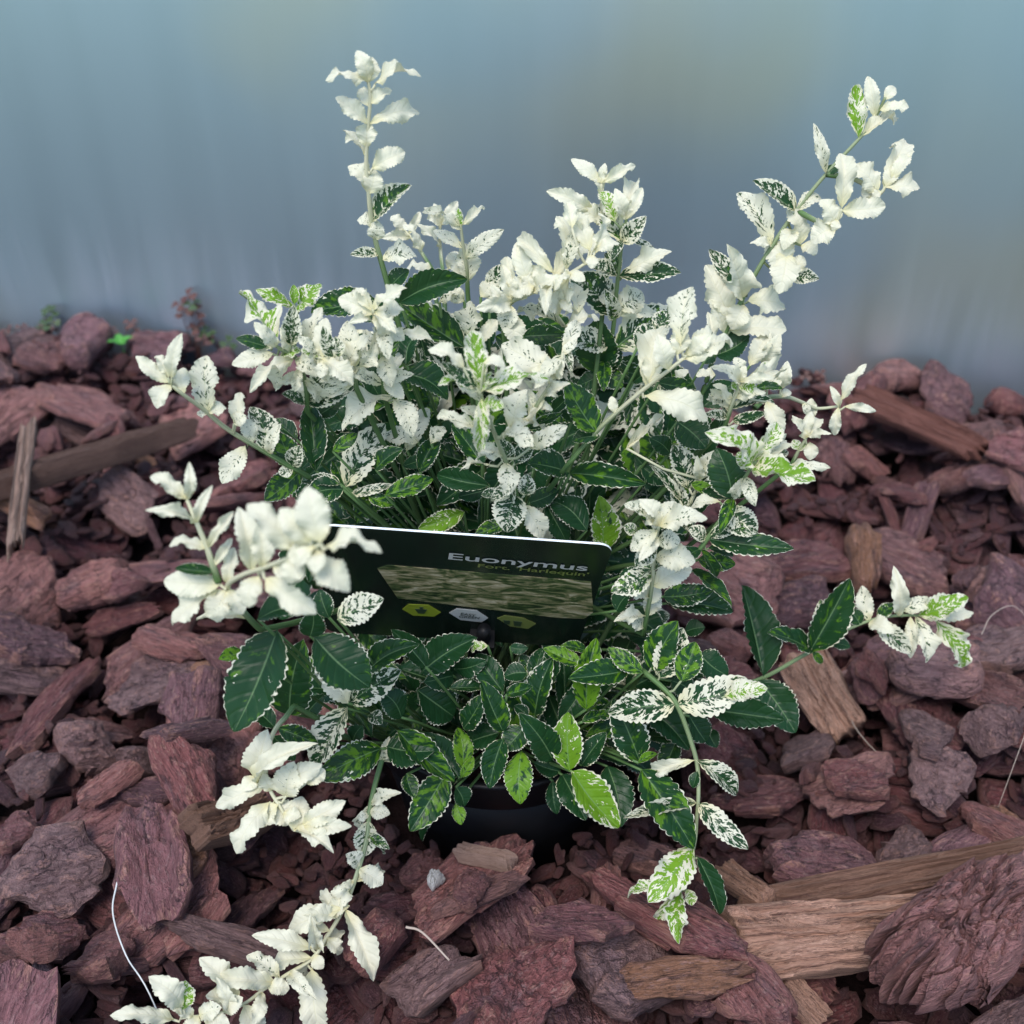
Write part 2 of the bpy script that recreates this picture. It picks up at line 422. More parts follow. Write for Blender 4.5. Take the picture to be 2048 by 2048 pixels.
# ------------------------------------------------------------------ bark chips
def vnoise(n, seed):
    r = np.random.default_rng(seed)
    ph = r.uniform(0, 6.283, (n, 3)); k = r.normal(0, 1, (n, 3))
    return ph, k
def fbm(p, seed, freq=1.0, octv=3):
    out = np.zeros(len(p)); amp = 1.0; tot = 0
    r = np.random.default_rng(seed)
    for o_ in range(octv):
        acc = np.zeros(len(p))
        for _ in range(5):
            k = r.normal(0, 1, 3) * freq
            acc += np.sin(p @ k + r.uniform(0, 6.283))
        out += amp * acc / 2.2
        tot += amp; amp *= 0.5; freq *= 2.1
    return out / tot
def chip_mesh(seed, kind, rings=9, seg=34):
    """unit chip: x in -.5..+.5 (grain), y in -.5..+.5, z in about -.5..+.5 of its thickness"""
    r = np.random.default_rng(seed)
    pw = {'slab': 4.0, 'stick': 7.0, 'lump': 3.0, 'wood': 16.0, 'crag': 2.6}[kind]
    n_c = r.integers(5, 8)
    cor = np.sort(r.uniform(0, 6.283, n_c))
    ang = np.linspace(0, 2 * np.pi, seg, endpoint=False)
    ca, sa = np.cos(ang), np.sin(ang)
    rad = (np.abs(ca) ** pw + np.abs(sa) ** pw) ** (-1 / pw)
    # broken corners: cut by a few random half planes
    for _ in range({'stick': 3, 'wood': 0}.get(kind, n_c)):
        th = r.uniform(0, 6.283); d = r.uniform(0.62, 1.0)
        c = np.cos(ang - th)
        lim = np.where(c > 0.05, d / np.maximum(c, 0.05), 9)
        rad = np.minimum(rad, lim)
    q = np.stack([ca * 2, sa * 2, np.full(seg, seed * 1.7)], 1)
    rad = rad * (1 + (0.02 if kind == 'wood' else 0.07) * fbm(q, seed + 5, 2.2, 4))
    jag = r.normal(0, 0.022, seg)
    ox, oy = rad * ca * 0.5, rad * sa * 0.5
    if kind == 'wood':
        ox = ox * (1 + 0.018 * np.sin(oy * 9 + seed) + 0.012 * np.sin(oy * 31 + seed * 2)) + oy * 0.06 * np.sin(seed)
        oy = oy * (1 - 0.10 * (ox + 0.5) * (seed % 3 - 1)) + 0.03 * np.sin(ox * 5 + seed)
    else:
        ox = ox + (jag * 1.6 if kind == 'stick' else jag)
    rr = np.linspace(0, 1, rings + 1)[1:] ** 0.8
    V = []
    def layer(side):
        for k_ in rr:
            V.append(np.stack([ox * k_, oy * k_, np.full(seg, side)], 1))
    layer(1.0); layer(-1.0)
    P = np.concatenate(V)
    P = np.concatenate([P, [[0, 0, 1.0], [0, 0, -1.0]]])
    side = P[:, 2].copy()
    n0 = len(rr) * seg
    rk = np.concatenate([np.repeat(rr, seg), np.repeat(rr, seg), [0, 0]])
    xy = P[:, :2]
    f1 = fbm(np.stack([xy[:, 0] * 3, xy[:, 1] * (5 if kind != 'stick' else 9), side * 2 + seed], 1), seed + 1, 1.0, 3)
    f2 = fbm(np.stack([xy[:, 0] * 4, xy[:, 1] * 10, side * 2 + seed], 1), seed + 2, 1.3, 3)
    terr = np.floor((f1 * 0.5 + 0.5) * 3.6) / 3.6 * 2 - 1
    if kind == 'lump':
        edge = np.sqrt(np.clip(1 - rk ** 5.0, 0, 1))
        z = side * 0.5 * (0.25 + 0.85 * edge) + 0.10 * f2 + 0.10 * terr * (side > 0)
    elif kind == 'crag':
        c3 = np.stack([xy[:, 0], xy[:, 1], side * 0.3], 1)
        big = fbm(c3, seed + 4, 3.0, 2)
        pts_ = r.uniform(-0.5, 0.5, (34, 2)) * r.uniform(0.6, 1.0, (34, 1)); hh = r.uniform(-0.8, 0.8, 34)
        wq = xy * np.array([1.5, 1.0]) + 0.06 * np.stack([fbm(c3, seed + 6, 9.0, 3), fbm(c3, seed + 7, 9.0, 3)], 1)
        dd_ = np.sqrt(((wq[:, None, :] - pts_[None]) ** 2).sum(2))
        o2 = np.argsort(dd_, 1)
        d1 = np.take_along_axis(dd_, o2[:, :1], 1)[:, 0]; d2 = np.take_along_axis(dd_, o2[:, 1:2], 1)[:, 0]
        rough_ = hh[o2[:, 0]] - 1.1 * np.exp(-((d2 - d1) / 0.018) ** 2) + 0.4 * fbm(c3, seed + 8, 14.0, 2)
        edge = np.sqrt(np.clip(1 - rk ** 3.0, 0, 1))
        z = side * 0.5 * (0.1 + 0.9 * edge) + (0.075 * rough_ + 0.13 * big + 0.05 * fbm(c3, seed + 12, 22.0, 2)) * (side > 0)
    elif kind == 'wood':
        rid = np.floor((np.sin(xy[:, 1] * 17 + seed + 0.8 * np.sin(xy[:, 0] * 4 + seed)) * 0.5 + 0.5) * 3) / 3 + 0.35 * np.sin(xy[:, 1] * 60 + seed)
        z = side * 0.5 + 0.22 * rid * (side > 0) - 0.10 * (rk > 0.97) * side + 0.05 * f2
    elif kind == 'stick':
        edge = np.clip(1 - rk ** 6, 0, 1)
        z = side * 0.5 * (0.55 + 0.45 * edge) + 0.10 * f2 + 0.07 * terr
    else:
        edge = np.clip(1 - rk ** 5, 0, 1)
        bow = 0.55 * (xy[:, 1] ** 2 - 0.08) * r.choice([-3, 2, 3]) + 0.3 * xy[:, 0] ** 2 * r.choice([-2, 1, 2])
        z = side * 0.5 * (0.42 + 0.58 * edge) + 0.20 * terr + 0.13 * f2 + bow
    P[:, 2] = z
    # skew the side wall so broken edges are not vertical
    P[:, 0] += 0.05 * fbm(np.stack([z * 3, xy[:, 1] * 6, xy[:, 0] * 6], 1), seed + 9)
    P[:, 1] += 0.05 * fbm(np.stack([z * 3, xy[:, 0] * 6, xy[:, 1] * 6], 1), seed + 11)
    F = []
    nr = len(rr)
    c0, c1 = 2 * n0, 2 * n0 + 1
    for s_ in range(seg):
        t_ = (s_ + 1) % seg
        F.append((c0, s_, t_))
        F.append((c1, n0 + t_, n0 + s_))
        for k_ in range(nr - 1):
            a, b = k_ * seg + s_, k_ * seg + t_
            c, d = (k_ + 1) * seg + t_, (k_ + 1) * seg + s_
            F.append((a, d, c, b))
            F.append((n0 + a, n0 + b, n0 + c, n0 + d))
        a, b = (nr - 1) * seg + s_, (nr - 1) * seg + t_
        F.append((a, n0 + a, n0 + b, b))
    return P, F
CHIPS = {}
for kind, n in (('slab', 22), ('stick', 7), ('lump', 9), ('wood', 9), ('crag', 1)):
    CHIPS[kind] = []
    for i in range(n):
        P, F = chip_mesh(100 * len(kind) + i * 3 + 1, kind, *{'wood': (10, 64), 'crag': (40, 130)}.get(kind, (9, 34)))
        CHIPS[kind].append(mesh_from('bark_' + kind, P, F, None))
LIT = [(k, *chip_mesh(950 + i, k, 2, 9)) for i, k in enumerate(['slab'] * 6 + ['stick'] * 5 + ['lump'] * 2)]
LOW = [(k, *chip_mesh(900 + i, k, 4, 15)) for i, k in enumerate(['slab'] * 10 + ['stick'] * 4 + ['lump'] * 4)]

# height map on which the chips come to rest
HX0, HX1, HY0, HY1, HD = -0.95, 0.95, -0.02, 0.98, 0.004
hnx, hny = int((HX1 - HX0) / HD), int((HY1 - HY0) / HD)
gx, gy = np.meshgrid(HX0 + HD * np.arange(hnx), HY0 + HD * np.arange(hny), indexing='ij')
HM = -0.026 + 0.006 * fbm(np.stack([gx.ravel() * 7, gy.ravel() * 7, gx.ravel() * 0], 1), 3, 1.0, 2).reshape(gx.shape)
HM += 0.016 * np.exp(-((gx - 0.45) ** 2 + (gy - 0.70) ** 2) / 0.02)       # the heap is a little higher at the right by the wall
HM += 0.010 * np.exp(-((gx + 0.25) ** 2 + (gy - 0.80) ** 2) / 0.015)
HM += 0.010 * np.exp(-((np.hypot(gx + 0.006, gy - 0.402) - 0.085) / 0.03) ** 2)          # bark drawn up round the pot
POT = Vector((-0.006, 0.402, 0))
POT_R = 0.070
def settle(cx, cy, a, b, th, rot, tilt=0.12, maxslope=0.6, pct=80):
    """rest a chip of half axes a, b and thickness th on the height map; returns its matrix and raises the map"""
    ca, sa = math.cos(rot), math.sin(rot)
    i0, i1 = int((cx - a - HX0) / HD), int((cx + a - HX0) / HD) + 1
    j0, j1 = int((cy - a - HY0) / HD), int((cy + a - HY0) / HD) + 1
    i0, j0 = max(i0, 0), max(j0, 0); i1, j1 = min(i1, hnx - 1), min(j1, hny - 1)
    if i1 - i0 < 2 or j1 - j0 < 2: return None
    X = gx[i0:i1, j0:j1] - cx; Y = gy[i0:i1, j0:j1] - cy
    lx, ly = X * ca + Y * sa, -X * sa + Y * ca
    m = (lx / a) ** 2 + (ly / b) ** 2 < 1.0
    if m.sum() < 3: m = (lx / (a + HD)) ** 2 + (ly / (b + HD)) ** 2 < 1.6
    if m.sum() < 3: return None
    h = HM[i0:i1, j0:j1]
    A = np.stack([lx[m], ly[m], np.ones(m.sum())], 1)
    co = np.linalg.lstsq(A, h[m], rcond=None)[0] if m.sum() > 8 else np.array([0, 0, h[m].mean()])
    sx = float(np.clip(co[0] * 0.8 + random.gauss(0, tilt), -maxslope, maxslope))
    sy = float(np.clip(co[1] * 0.8 + random.gauss(0, tilt), -maxslope, maxslope))
    pl = sx * lx + sy * ly
    base = np.percentile((h - pl)[m], pct)
    h[m] = np.maximum(h[m], (pl + base + th * 0.85)[m])
    zx = Vector((1, 0, sx)).normalized()
    n_ = Vector((-sx, -sy, 1)).normalized()
    zy = n_.cross(zx).normalized()
    R = Matrix((zx, zy, n_)).transposed().to_4x4()
    return T((cx, cy, base + th * 0.5)) @ Matrix.Rotation(rot, 4, 'Z') @ R @ Matrix.Diagonal((2 * a, 2 * b, th, 1))
def blocked(x, y, a, keep=0.004):
    return (Vector((x, y, 0)) - POT).length < POT_R * 0.93 + a * 0.55 + keep or wall_dist(x, y) < a * 0.6 + 0.004

# --- lower layers and fine litter, joined (past counting)
lv, lf, lcs = [], [], []
lo = 0
def add_low(Mx, src):
    global lo
    k, P, F = src[random.randrange(len(src))]
    o = lo; lo += len(P)
    Q = (np.array(Mx.to_3x3()) @ P.T).T + np.array(Mx.translation)
    lv.append(Q)
    lf.extend([tuple(i + o for i in f) for f in F])
    lcs.append(P)
base_n = 0
def in_view(x, y):
    return 0.10 < y < 0.96 and abs(x) < 0.20 + 0.50 * y
tries = 0
while base_n < 1000 and tries < 8000:
    tries += 1
    y = random.uniform(0.10, 0.93); x = random.uniform(-0.68, 0.68)
    if not in_view(x, y): continue
    a = random.uniform(0.016, 0.034)
    if blocked(x, y, a): continue
    mx = settle(x, y, a, a * random.uniform(0.4, 0.8), random.uniform(0.004, 0.009), random.uniform(0, 6.28), 0.2)
    if mx: add_low(mx, LOW); base_n += 1
tries = 0
while base_n < 6200 and tries < 16000:
    tries += 1
    y = random.uniform(0.16, 0.93); x = random.uniform(-0.6, 0.6)
    if not in_view(x, y): continue
    a = random.uniform(0.003, 0.011)
    if blocked(x, y, a): continue
    mx = settle(x, y, a, a * random.uniform(0.3, 0.8), random.uniform(0.0016, 0.004), random.uniform(0, 6.28), 0.3)
    if mx: add_low(mx, LIT); base_n += 1

# --- the chips one can pick out
TONE = {'bark': ['plum red', 'dull wine red', 'reddish brown', 'dark purple-brown'], 'bark_grey': ['greyish plum'], 'bark_tan': ['tan brown'],
        'bark_lump': ['rough pinkish brown'], 'wood_pale': ['pale tan'], 'wood_stick': ['pale bleached'], 'wood_brown': ['grey-brown'], 'wood_red': ['rust red']}
chip_things = []
MESHMAT = {}
def chip_data(kind, i, mat):
    key = (kind, i % len(CHIPS[kind]), mat)
    if key not in MESHMAT:
        me = CHIPS[key[0]][key[1]].copy()
        me.name = 'bark_chip_' + kind
        me.set_sharp_from_angle(angle=math.radians(24))
        me.materials.append(M[mat])
        MESHMAT[key] = me
    return MESHMAT[key]
def put_chip(cx, cy, a, b, th, rot, kind, mat, name='bark_chip', label=None, cat=None, tilt=0.12, idx=None):
    mx = settle(cx, cy, a, b, th, rot, tilt, pct=96 if kind == 'wood' else 80)
    if mx is None: return None
    idx = random.randrange(99) if idx is None else idx
    o = link(name, chip_data(kind, idx, mat), None, mx)
    tn = random.random()
    o.color = (tn, 0, 0, 1)
    size = 'large' if a > 0.030 else ('small' if a < 0.017 else 'mid-sized')
    ratio = b / a
    form = 'long narrow' if ratio < 0.38 else ('broad flat' if kind == 'slab' and ratio > 0.6 else ('chunky' if kind == 'lump' else 'flat oblong'))
    if label is None:
        tone = 'greyish plum' if mat == 'bark_grey' else ('tan brown' if mat == 'bark_tan' else ('rough pinkish' if mat == 'bark_lump' else
               ('dark wine red' if tn < .12 else 'wine red' if tn < .32 else 'mauve brown' if tn < .5 else 'dark plum' if tn < .72 else 'brick red' if tn < .92 else 'dusty pink')))
        pr = (Vector((cx, cy, 0)) - POT).length
        where = 'beside the black pot' if pr < 0.135 else ('at the foot of the metal wall' if wall_dist(cx, cy) < 0.11 else
                ('under the spread of the shrub' if pr < 0.22 else 'in the open mulch bed'))
        for nx_, ny_, rad_, ph in LANDMARK:
            if (cx - nx_) ** 2 + (cy - ny_) ** 2 < rad_ ** 2 and pr > 0.135 and wall_dist(cx, cy) > 0.11: where = ph; break
        label = f'{size} {form} {tone} bark chip {where}'
    tag(o, label, cat or 'bark chip', 'bark chips covering the bed' if name == 'bark_chip' else None)
    chip_things.append(o)
    return o
LANDMARK = []
def px_chip(x1, y1, x2, y2, w, z=0.018):
    """ends and width in photo pixels -> centre, half axes, rotation on the ground"""
    A, B = on_z(x1, y1, z), on_z(x2, y2, z)
    d = Vector((x2 - x1, y2 - y1)).normalized()
    mx_, my_ = (x1 + x2) / 2, (y1 + y2) / 2
    C, D = on_z(mx_ - d.y * w / 2, my_ + d.x * w / 2, z), on_z(mx_ + d.y * w / 2, my_ - d.x * w / 2, z)
    ax = (B - A)
    rot = math.atan2(ax.y, ax.x)
    per = Vector((-math.sin(rot), math.cos(rot), 0))
    b = abs((D - C).dot(per)) / 2
    c = (A + B) / 2
    return c.x, c.y, ax.length / 2, b, rot
Q = 1024 / 1932
QO = {1: (0, 0), 2: (1024, 0), 3: (0, 1024), 4: (1024, 1024)}
NAMED = [  # quad, x1, y1, x2, y2, width, kind, material  (read off the four quarters of the photo)
 (1,510,1290,770,1240,120,'slab','bark'),(1,100,1350,290,1360,160,'slab','bark'),(1,250,1300,450,1300,160,'lump','bark'),
 (1,100,1500,530,1560,210,'slab','bark'),(1,-40,1430,80,1560,180,'slab','bark_lump'),(1,850,1320,1150,1450,130,'slab','bark'),
 (1,560,1640,850,1600,150,'slab','bark'),(1,780,1820,1010,1800,260,'slab','bark'),(1,380,1850,600,1900,150,'slab','bark'),(1,760,1290,900,1400,100,'slab','bark'),
 (2,1100,1500,1480,1420,120,'slab','bark'),(2,1330,1390,1500,1470,110,'lump','bark'),(2,1500,1560,1750,1520,180,'slab','bark'),
 (2,1750,1500,1960,1450,130,'lump','bark'),(2,1650,1700,1850,1750,150,'slab','bark_lump'),(2,1220,1700,1420,1760,80,'slab','bark'),
 (2,1310,1810,1560,1920,100,'slab','bark'),(2,1700,1880,1960,1900,140,'slab','bark'),
 (3,565,1200,640,1690,310,'slab','bark'),(3,30,1450,450,1440,300,'slab','bark_grey'),(3,-40,1700,380,1620,180,'slab','bark'),
 (3,300,1750,560,1750,260,'slab','bark'),(3,380,640,740,740,250,'slab','bark_grey'),(3,560,500,860,620,180,'slab','bark'),
 (3,60,920,330,520,130,'stick','bark'),(3,-40,600,270,450,250,'slab','bark'),(3,210,290,520,260,240,'lump','bark'),
 (3,290,1230,560,1080,180,'slab','bark'),(3,580,1130,900,980,200,'slab','bark'),(3,90,1080,230,960,170,'slab','bark_grey'),
 (3,250,980,460,870,160,'slab','bark'),(3,-20,1270,190,1240,180,'slab','bark'),(3,1500,1330,1690,1290,170,'slab','bark'),
 (3,1290,1780,1520,1640,200,'lump','bark'),(3,1720,1560,1850,1560,120,'slab','bark'),(3,1440,1900,1850,1740,250,'slab','bark_grey'),
 (3,130,1880,300,1800,120,'slab','bark'),(3,-20,1790,190,1850,90,'slab','bark_lump'),(3,460,960,600,930,120,'lump','bark_grey'),
 (4,20,1750,420,1720,270,'slab','bark'),(4,380,1900,860,1860,150,'stick','bark_tan'),(4,880,1330,1400,1340,290,'lump','bark'),
 (4,700,980,1170,1060,200,'slab','bark'),(4,1170,1080,1420,1100,190,'slab','bark'),(4,1440,1040,1740,1080,230,'slab','bark_grey'),
 (4,1380,1230,1620,1290,230,'slab','bark_grey'),(4,1430,880,1640,940,200,'slab','bark_grey'),(4,1700,640,1990,560,300,'slab','bark_grey'),
 (4,1740,850,1880,960,200,'slab','bark_grey'),(4,1380,660,1720,680,250,'lump','bark'),(4,980,850,1220,860,250,'slab','bark_grey'),
 (4,700,860,980,860,170,'slab','bark'),(4,900,150,1300,180,200,'slab','bark'),(4,1310,110,1700,260,230,'lump','bark_lump'),
 (4,960,330,1230,350,150,'slab','bark'),(4,740,450,950,480,120,'slab','bark'),(4,1790,1150,1990,1160,180,'lump','bark_tan'),
 (4,1680,1130,1960,1330,110,'stick','bark'),(4,1700,300,1990,420,220,'slab','bark'),(4,330,1190,740,1290,150,'slab','bark'),(4,1290,560,1370,760,110,'slab','bark'),
 (4,1290,150,1330,330,120,'lump','bark_tan'),
]
spots = []
for q, x1, y1, x2, y2, w, kind, mat in NAMED:
    ox, oy = QO[q]
    spots.append(px_chip(ox + x1 * Q, oy + y1 * Q, ox + x2 * Q, oy + y2 * Q, w * Q) + (kind, mat))
SPECIAL = [  # ends and width in photo pixels, thickness
 (1475, 1830, 2080, 1755, 95, 0.013, 'wood', 'wood_brown', 'weathered_lath', 'grey weathered wood slat lying along the pale split plank', 'wood slat', 0.0),
 (1470, 1895, 1900, 1868, 130, 0.015, 'wood', 'wood_pale', 'wood_plank', 'pale tan split wood plank with dark weathered grain beside a rough bark lump', 'wood plank', 0.0),
 (1705, 2100, 2070, 1830, 240, 0.050, 'crag', 'bark_crag', 'bark_lump', 'big rough flaky bark lump leaning over the end of the split plank', 'bark lump', 0.0),
 (1140, 1728, 1512, 2005, 150, 0.013, 'slab', 'bark', 'bark_slab', 'longest dark plum bark slab lying with its end by the pale plank', 'bark slab', 0.03),
 (1602, 1305, 1705, 1432, 88, 0.014, 'wood', 'wood_pale', 'wood_block', 'short tan broken wood stub with a splintered end on the bark', 'wood stub', 0.0),
 (400, 1765, 545, 1650, 66, 0.012, 'wood', 'wood_brown', 'wood_wedge', 'brown wood wedge with orange broken end under the white leaves', 'wood wedge', 0.0),
 (1697, 842, 1940, 975, 34, 0.008, 'wood', 'wood_red', 'thin_lath', 'thin rust-red wood slat lying on the bark near the metal wall', 'wood slat', 0.0),
 (-30, 1082, 380, 885, 42, 0.013, 'wood', 'wood_dark', 'brown_stick', 'long brown split stick crossed by the pale upright stick', 'stick', 0.0),
 (80, 930, 74, 1222, 32, 0.007, 'wood', 'wood_stick', 'pale_stick', 'pale bleached straight stick lying across the long brown stick', 'stick', 0.0),
 (915, 1712, 1030, 1770, 26, 0.007, 'wood', 'wood_stick', 'pale_root', 'short pale root piece at the foot of the black pot', 'root', 0.0),
 (1445, 1715, 1535, 1840, 48, 0.008, 'wood', 'wood_pale', 'wood_splinter', 'orange-tan wood splinter pointing at the grey weathered slat', 'wood splinter', 0.0),
 (1570, 1945, 1660, 2010, 52, 0.008, 'wood', 'wood_pale', 'wood_splinter', 'tan wood splinter poking out below the pale split plank', 'wood splinter', 0.0),
 (850, 1772, 890, 1775, 36, 0.009, 'crag', 'pebble', 'pebble', 'small whitish pebble on dark fine bark near the pot', 'pebble', 0.0),
]
for x_, y_, r_, ph in ((1680, 1880, .085, 'next to the split plank'), (1650, 1370, .06, 'next to the tan wood stub'), (75, 1080, .09, 'next to the pale stick'),
                       (300, 930, .09, 'next to the long brown stick'), (1820, 905, .09, 'next to the thin red lath'), (480, 1700, .06, 'next to the brown wood wedge'),
                       (250, 1930, .07, 'next to the thin grey stalk'), (560, 1900, .08, 'under the trailing white shoot'), (1330, 1840, .07, 'under the hanging variegated shoot'),
                       (1750, 1210, .08, 'under the outstretched shoot'), (1900, 1450, .07, 'among greyish plum bark'), (200, 1350, .09, 'away from any stick or shoot')):
    p_ = on_z(x_, y_, 0.02)
    LANDMARK.append((p_.x, p_.y, r_, ph))
TRAIL = [at_y(200 + a_ * .3872, 1300 + b_ * .3872, c_) for a_, b_, c_ in ((1380, 970, .296), (1320, 1180, .284), (1260, 1330, .276), (1180, 1470, .268), (1100, 1590, .260), (960, 1680, .252), (740, 1830, .240))]
def near_named(x, y, rad):
    return any((x - s[0]) ** 2 + (y - s[1]) ** 2 < (rad + 0.6 * s[2]) ** 2 for s in spots)
n_rand, tries = 0, 0
while n_rand < 232 and tries < 9000:
    tries += 1
    u = random.random()
    y = 0.17 + 0.74 * u
    x = random.uniform(-1, 1) * (0.17 + 0.47 * y)
    a = random.choice([0.015, 0.019, 0.023, 0.027, 0.032, 0.038]) * random.uniform(0.85, 1.15)
    if blocked(x, y, a): continue
    if y < 0.52 and abs(x) < 0.3 and near_named(x, y, -0.012) and random.random() < 0.7: continue
    kind = random.choices(['slab', 'stick', 'lump'], [6, 2, 2])[0]
    ratio = {'slab': random.choice([random.uniform(0.28, 0.5), random.uniform(0.5, 0.85)]), 'stick': random.uniform(0.2, 0.36), 'lump': random.uniform(0.55, 0.85)}[kind]
    th = {'slab': random.uniform(0.005, 0.010), 'stick': random.uniform(0.006, 0.009), 'lump': random.uniform(0.010, 0.017)}[kind]
    mat = random.choices(['bark', 'bark_grey', 'bark_tan', 'bark_lump'], [80, 9, 4, 7])[0]
    if any((x - t.x) ** 2 + (y - t.y + 0.02) ** 2 < 0.045 ** 2 for t in TRAIL):
        if kind == 'lump' or a > 0.02: continue
    if put_chip(x, y, a, a * ratio, th, random.uniform(0, 6.28), kind, mat, tilt=0.34): n_rand += 1
for i, (cx, cy, a, b, rot, kind, mat) in enumerate(spots):
    a = min(a, 0.07); b = min(b, 0.06)
    if (Vector((cx, cy, 0)) - POT).length < POT_R + b * 0.6: continue
    k = wall_dist(cx, cy)
    if k < b + 0.006:
        cx -= -WNOR.x * (b + 0.006 - k); cy -= -WNOR.y * (b + 0.006 - k)
    th = {'slab': random.uniform(0.007, 0.011), 'stick': 0.009, 'lump': random.uniform(0.015, 0.022)}[kind]
    put_chip(cx, cy, a, b, th, rot, kind, mat, tilt=0.13, idx=i)
for x1, y1, x2, y2, w, th, kind, mat, nm, lab, cat, tl in SPECIAL:
    cx, cy, a, b, rot = px_chip(x1, y1, x2, y2, w, 0.024)
    put_chip(cx, cy, a, b, th, rot, kind, mat, nm, lab, cat, tilt=tl, idx=len(lab))
print('HM', np.percentile(HM[100:375, 50:200], [5, 25, 50, 75, 95, 99.5]))
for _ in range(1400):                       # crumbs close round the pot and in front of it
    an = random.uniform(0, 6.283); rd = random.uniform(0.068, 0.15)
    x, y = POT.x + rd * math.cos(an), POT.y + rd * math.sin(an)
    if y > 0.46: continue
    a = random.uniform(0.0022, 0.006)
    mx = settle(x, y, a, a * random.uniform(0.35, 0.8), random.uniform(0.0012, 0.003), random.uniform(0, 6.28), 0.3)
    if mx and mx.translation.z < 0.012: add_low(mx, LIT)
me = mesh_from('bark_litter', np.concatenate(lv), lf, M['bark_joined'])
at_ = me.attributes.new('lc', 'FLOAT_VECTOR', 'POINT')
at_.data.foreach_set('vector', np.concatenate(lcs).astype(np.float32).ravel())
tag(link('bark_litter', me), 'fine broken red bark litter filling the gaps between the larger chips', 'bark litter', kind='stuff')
def top_z(x, y):
    i, j = int((x - HX0) / HD), int((y - HY0) / HD)
    return float(HM[min(max(i, 0), hnx - 1), min(max(j, 0), hny - 1)])
# ------------------------------------------------------------------ pot with soil
def lathe(prof, seg=72):
    vs, fs = [], []
    for r_, z_ in prof:
        for i in range(seg):
            a = 2 * math.pi * i / seg
            vs.append((r_ * math.cos(a), r_ * math.sin(a), z_))
    for k in range(len(prof) - 1):
        for i in range(seg):
            j = (i + 1) % seg
            fs.append((k * seg + i, k * seg + j, (k + 1) * seg + j, (k + 1) * seg + i))
    return vs, fs
PZ = 0.064                                  # height of the rim
pot = link('plant_pot', None, None, T((POT.x, POT.y, -0.030)))
tag(pot, 'round black plastic nursery pot holding the variegated shrub', 'plant pot')
z0 = PZ + 0.030
v, f = lathe([(0.0, 0.0), (0.050, 0.0), (0.052, 0.002), (0.0655, z0 - 0.016), (0.0640, z0 - 0.016), (0.0505, 0.004), (0.0, 0.004)])
link('pot_wall', mesh_from('pot_wall', v, f, M['pot']), pot, WORLD[pot])
v, f = lathe([(0.0656, z0 - 0.019), (0.0690, z0 - 0.018), (0.0702, z0 - 0.003), (0.0712, z0 - 0.0012), (0.0705, z0), (0.0680, z0), (0.0668, z0 - 0.002), (0.0660, z0 - 0.016)])
link('rim', mesh_from('rim', v, f, M['pot']), pot, WORLD[pot])
v, f = lathe([(0.0001, z0 - 0.012), (0.02, z0 - 0.011), (0.045, z0 - 0.0135), (0.0662, z0 - 0.015)], 48)
link('potting_soil', mesh_from('potting_soil', v, f, M['soil']), pot, WORLD[pot])
# ------------------------------------------------------------------ the shrub, read off the photo
# crops of the photo (x0, y0, photo pixels per crop pixel) in which the shoots were traced
CROP = {'A': (250, 50, .4141), 'B': (1000, 50, .4658), 'C': (250, 600, .3882), 'E': (1150, 850, .4141), 'F': (200, 1300, .3872),
        'G': (450, 500, .2588), 'H': (800, 380, .2588), 'I': (800, 700, .2588), 'J': (1250, 620, .2588), 'L': (400, 1180, .2588),
        'M': (800, 1250, .2588), 'N': (1200, 1250, .3365)}
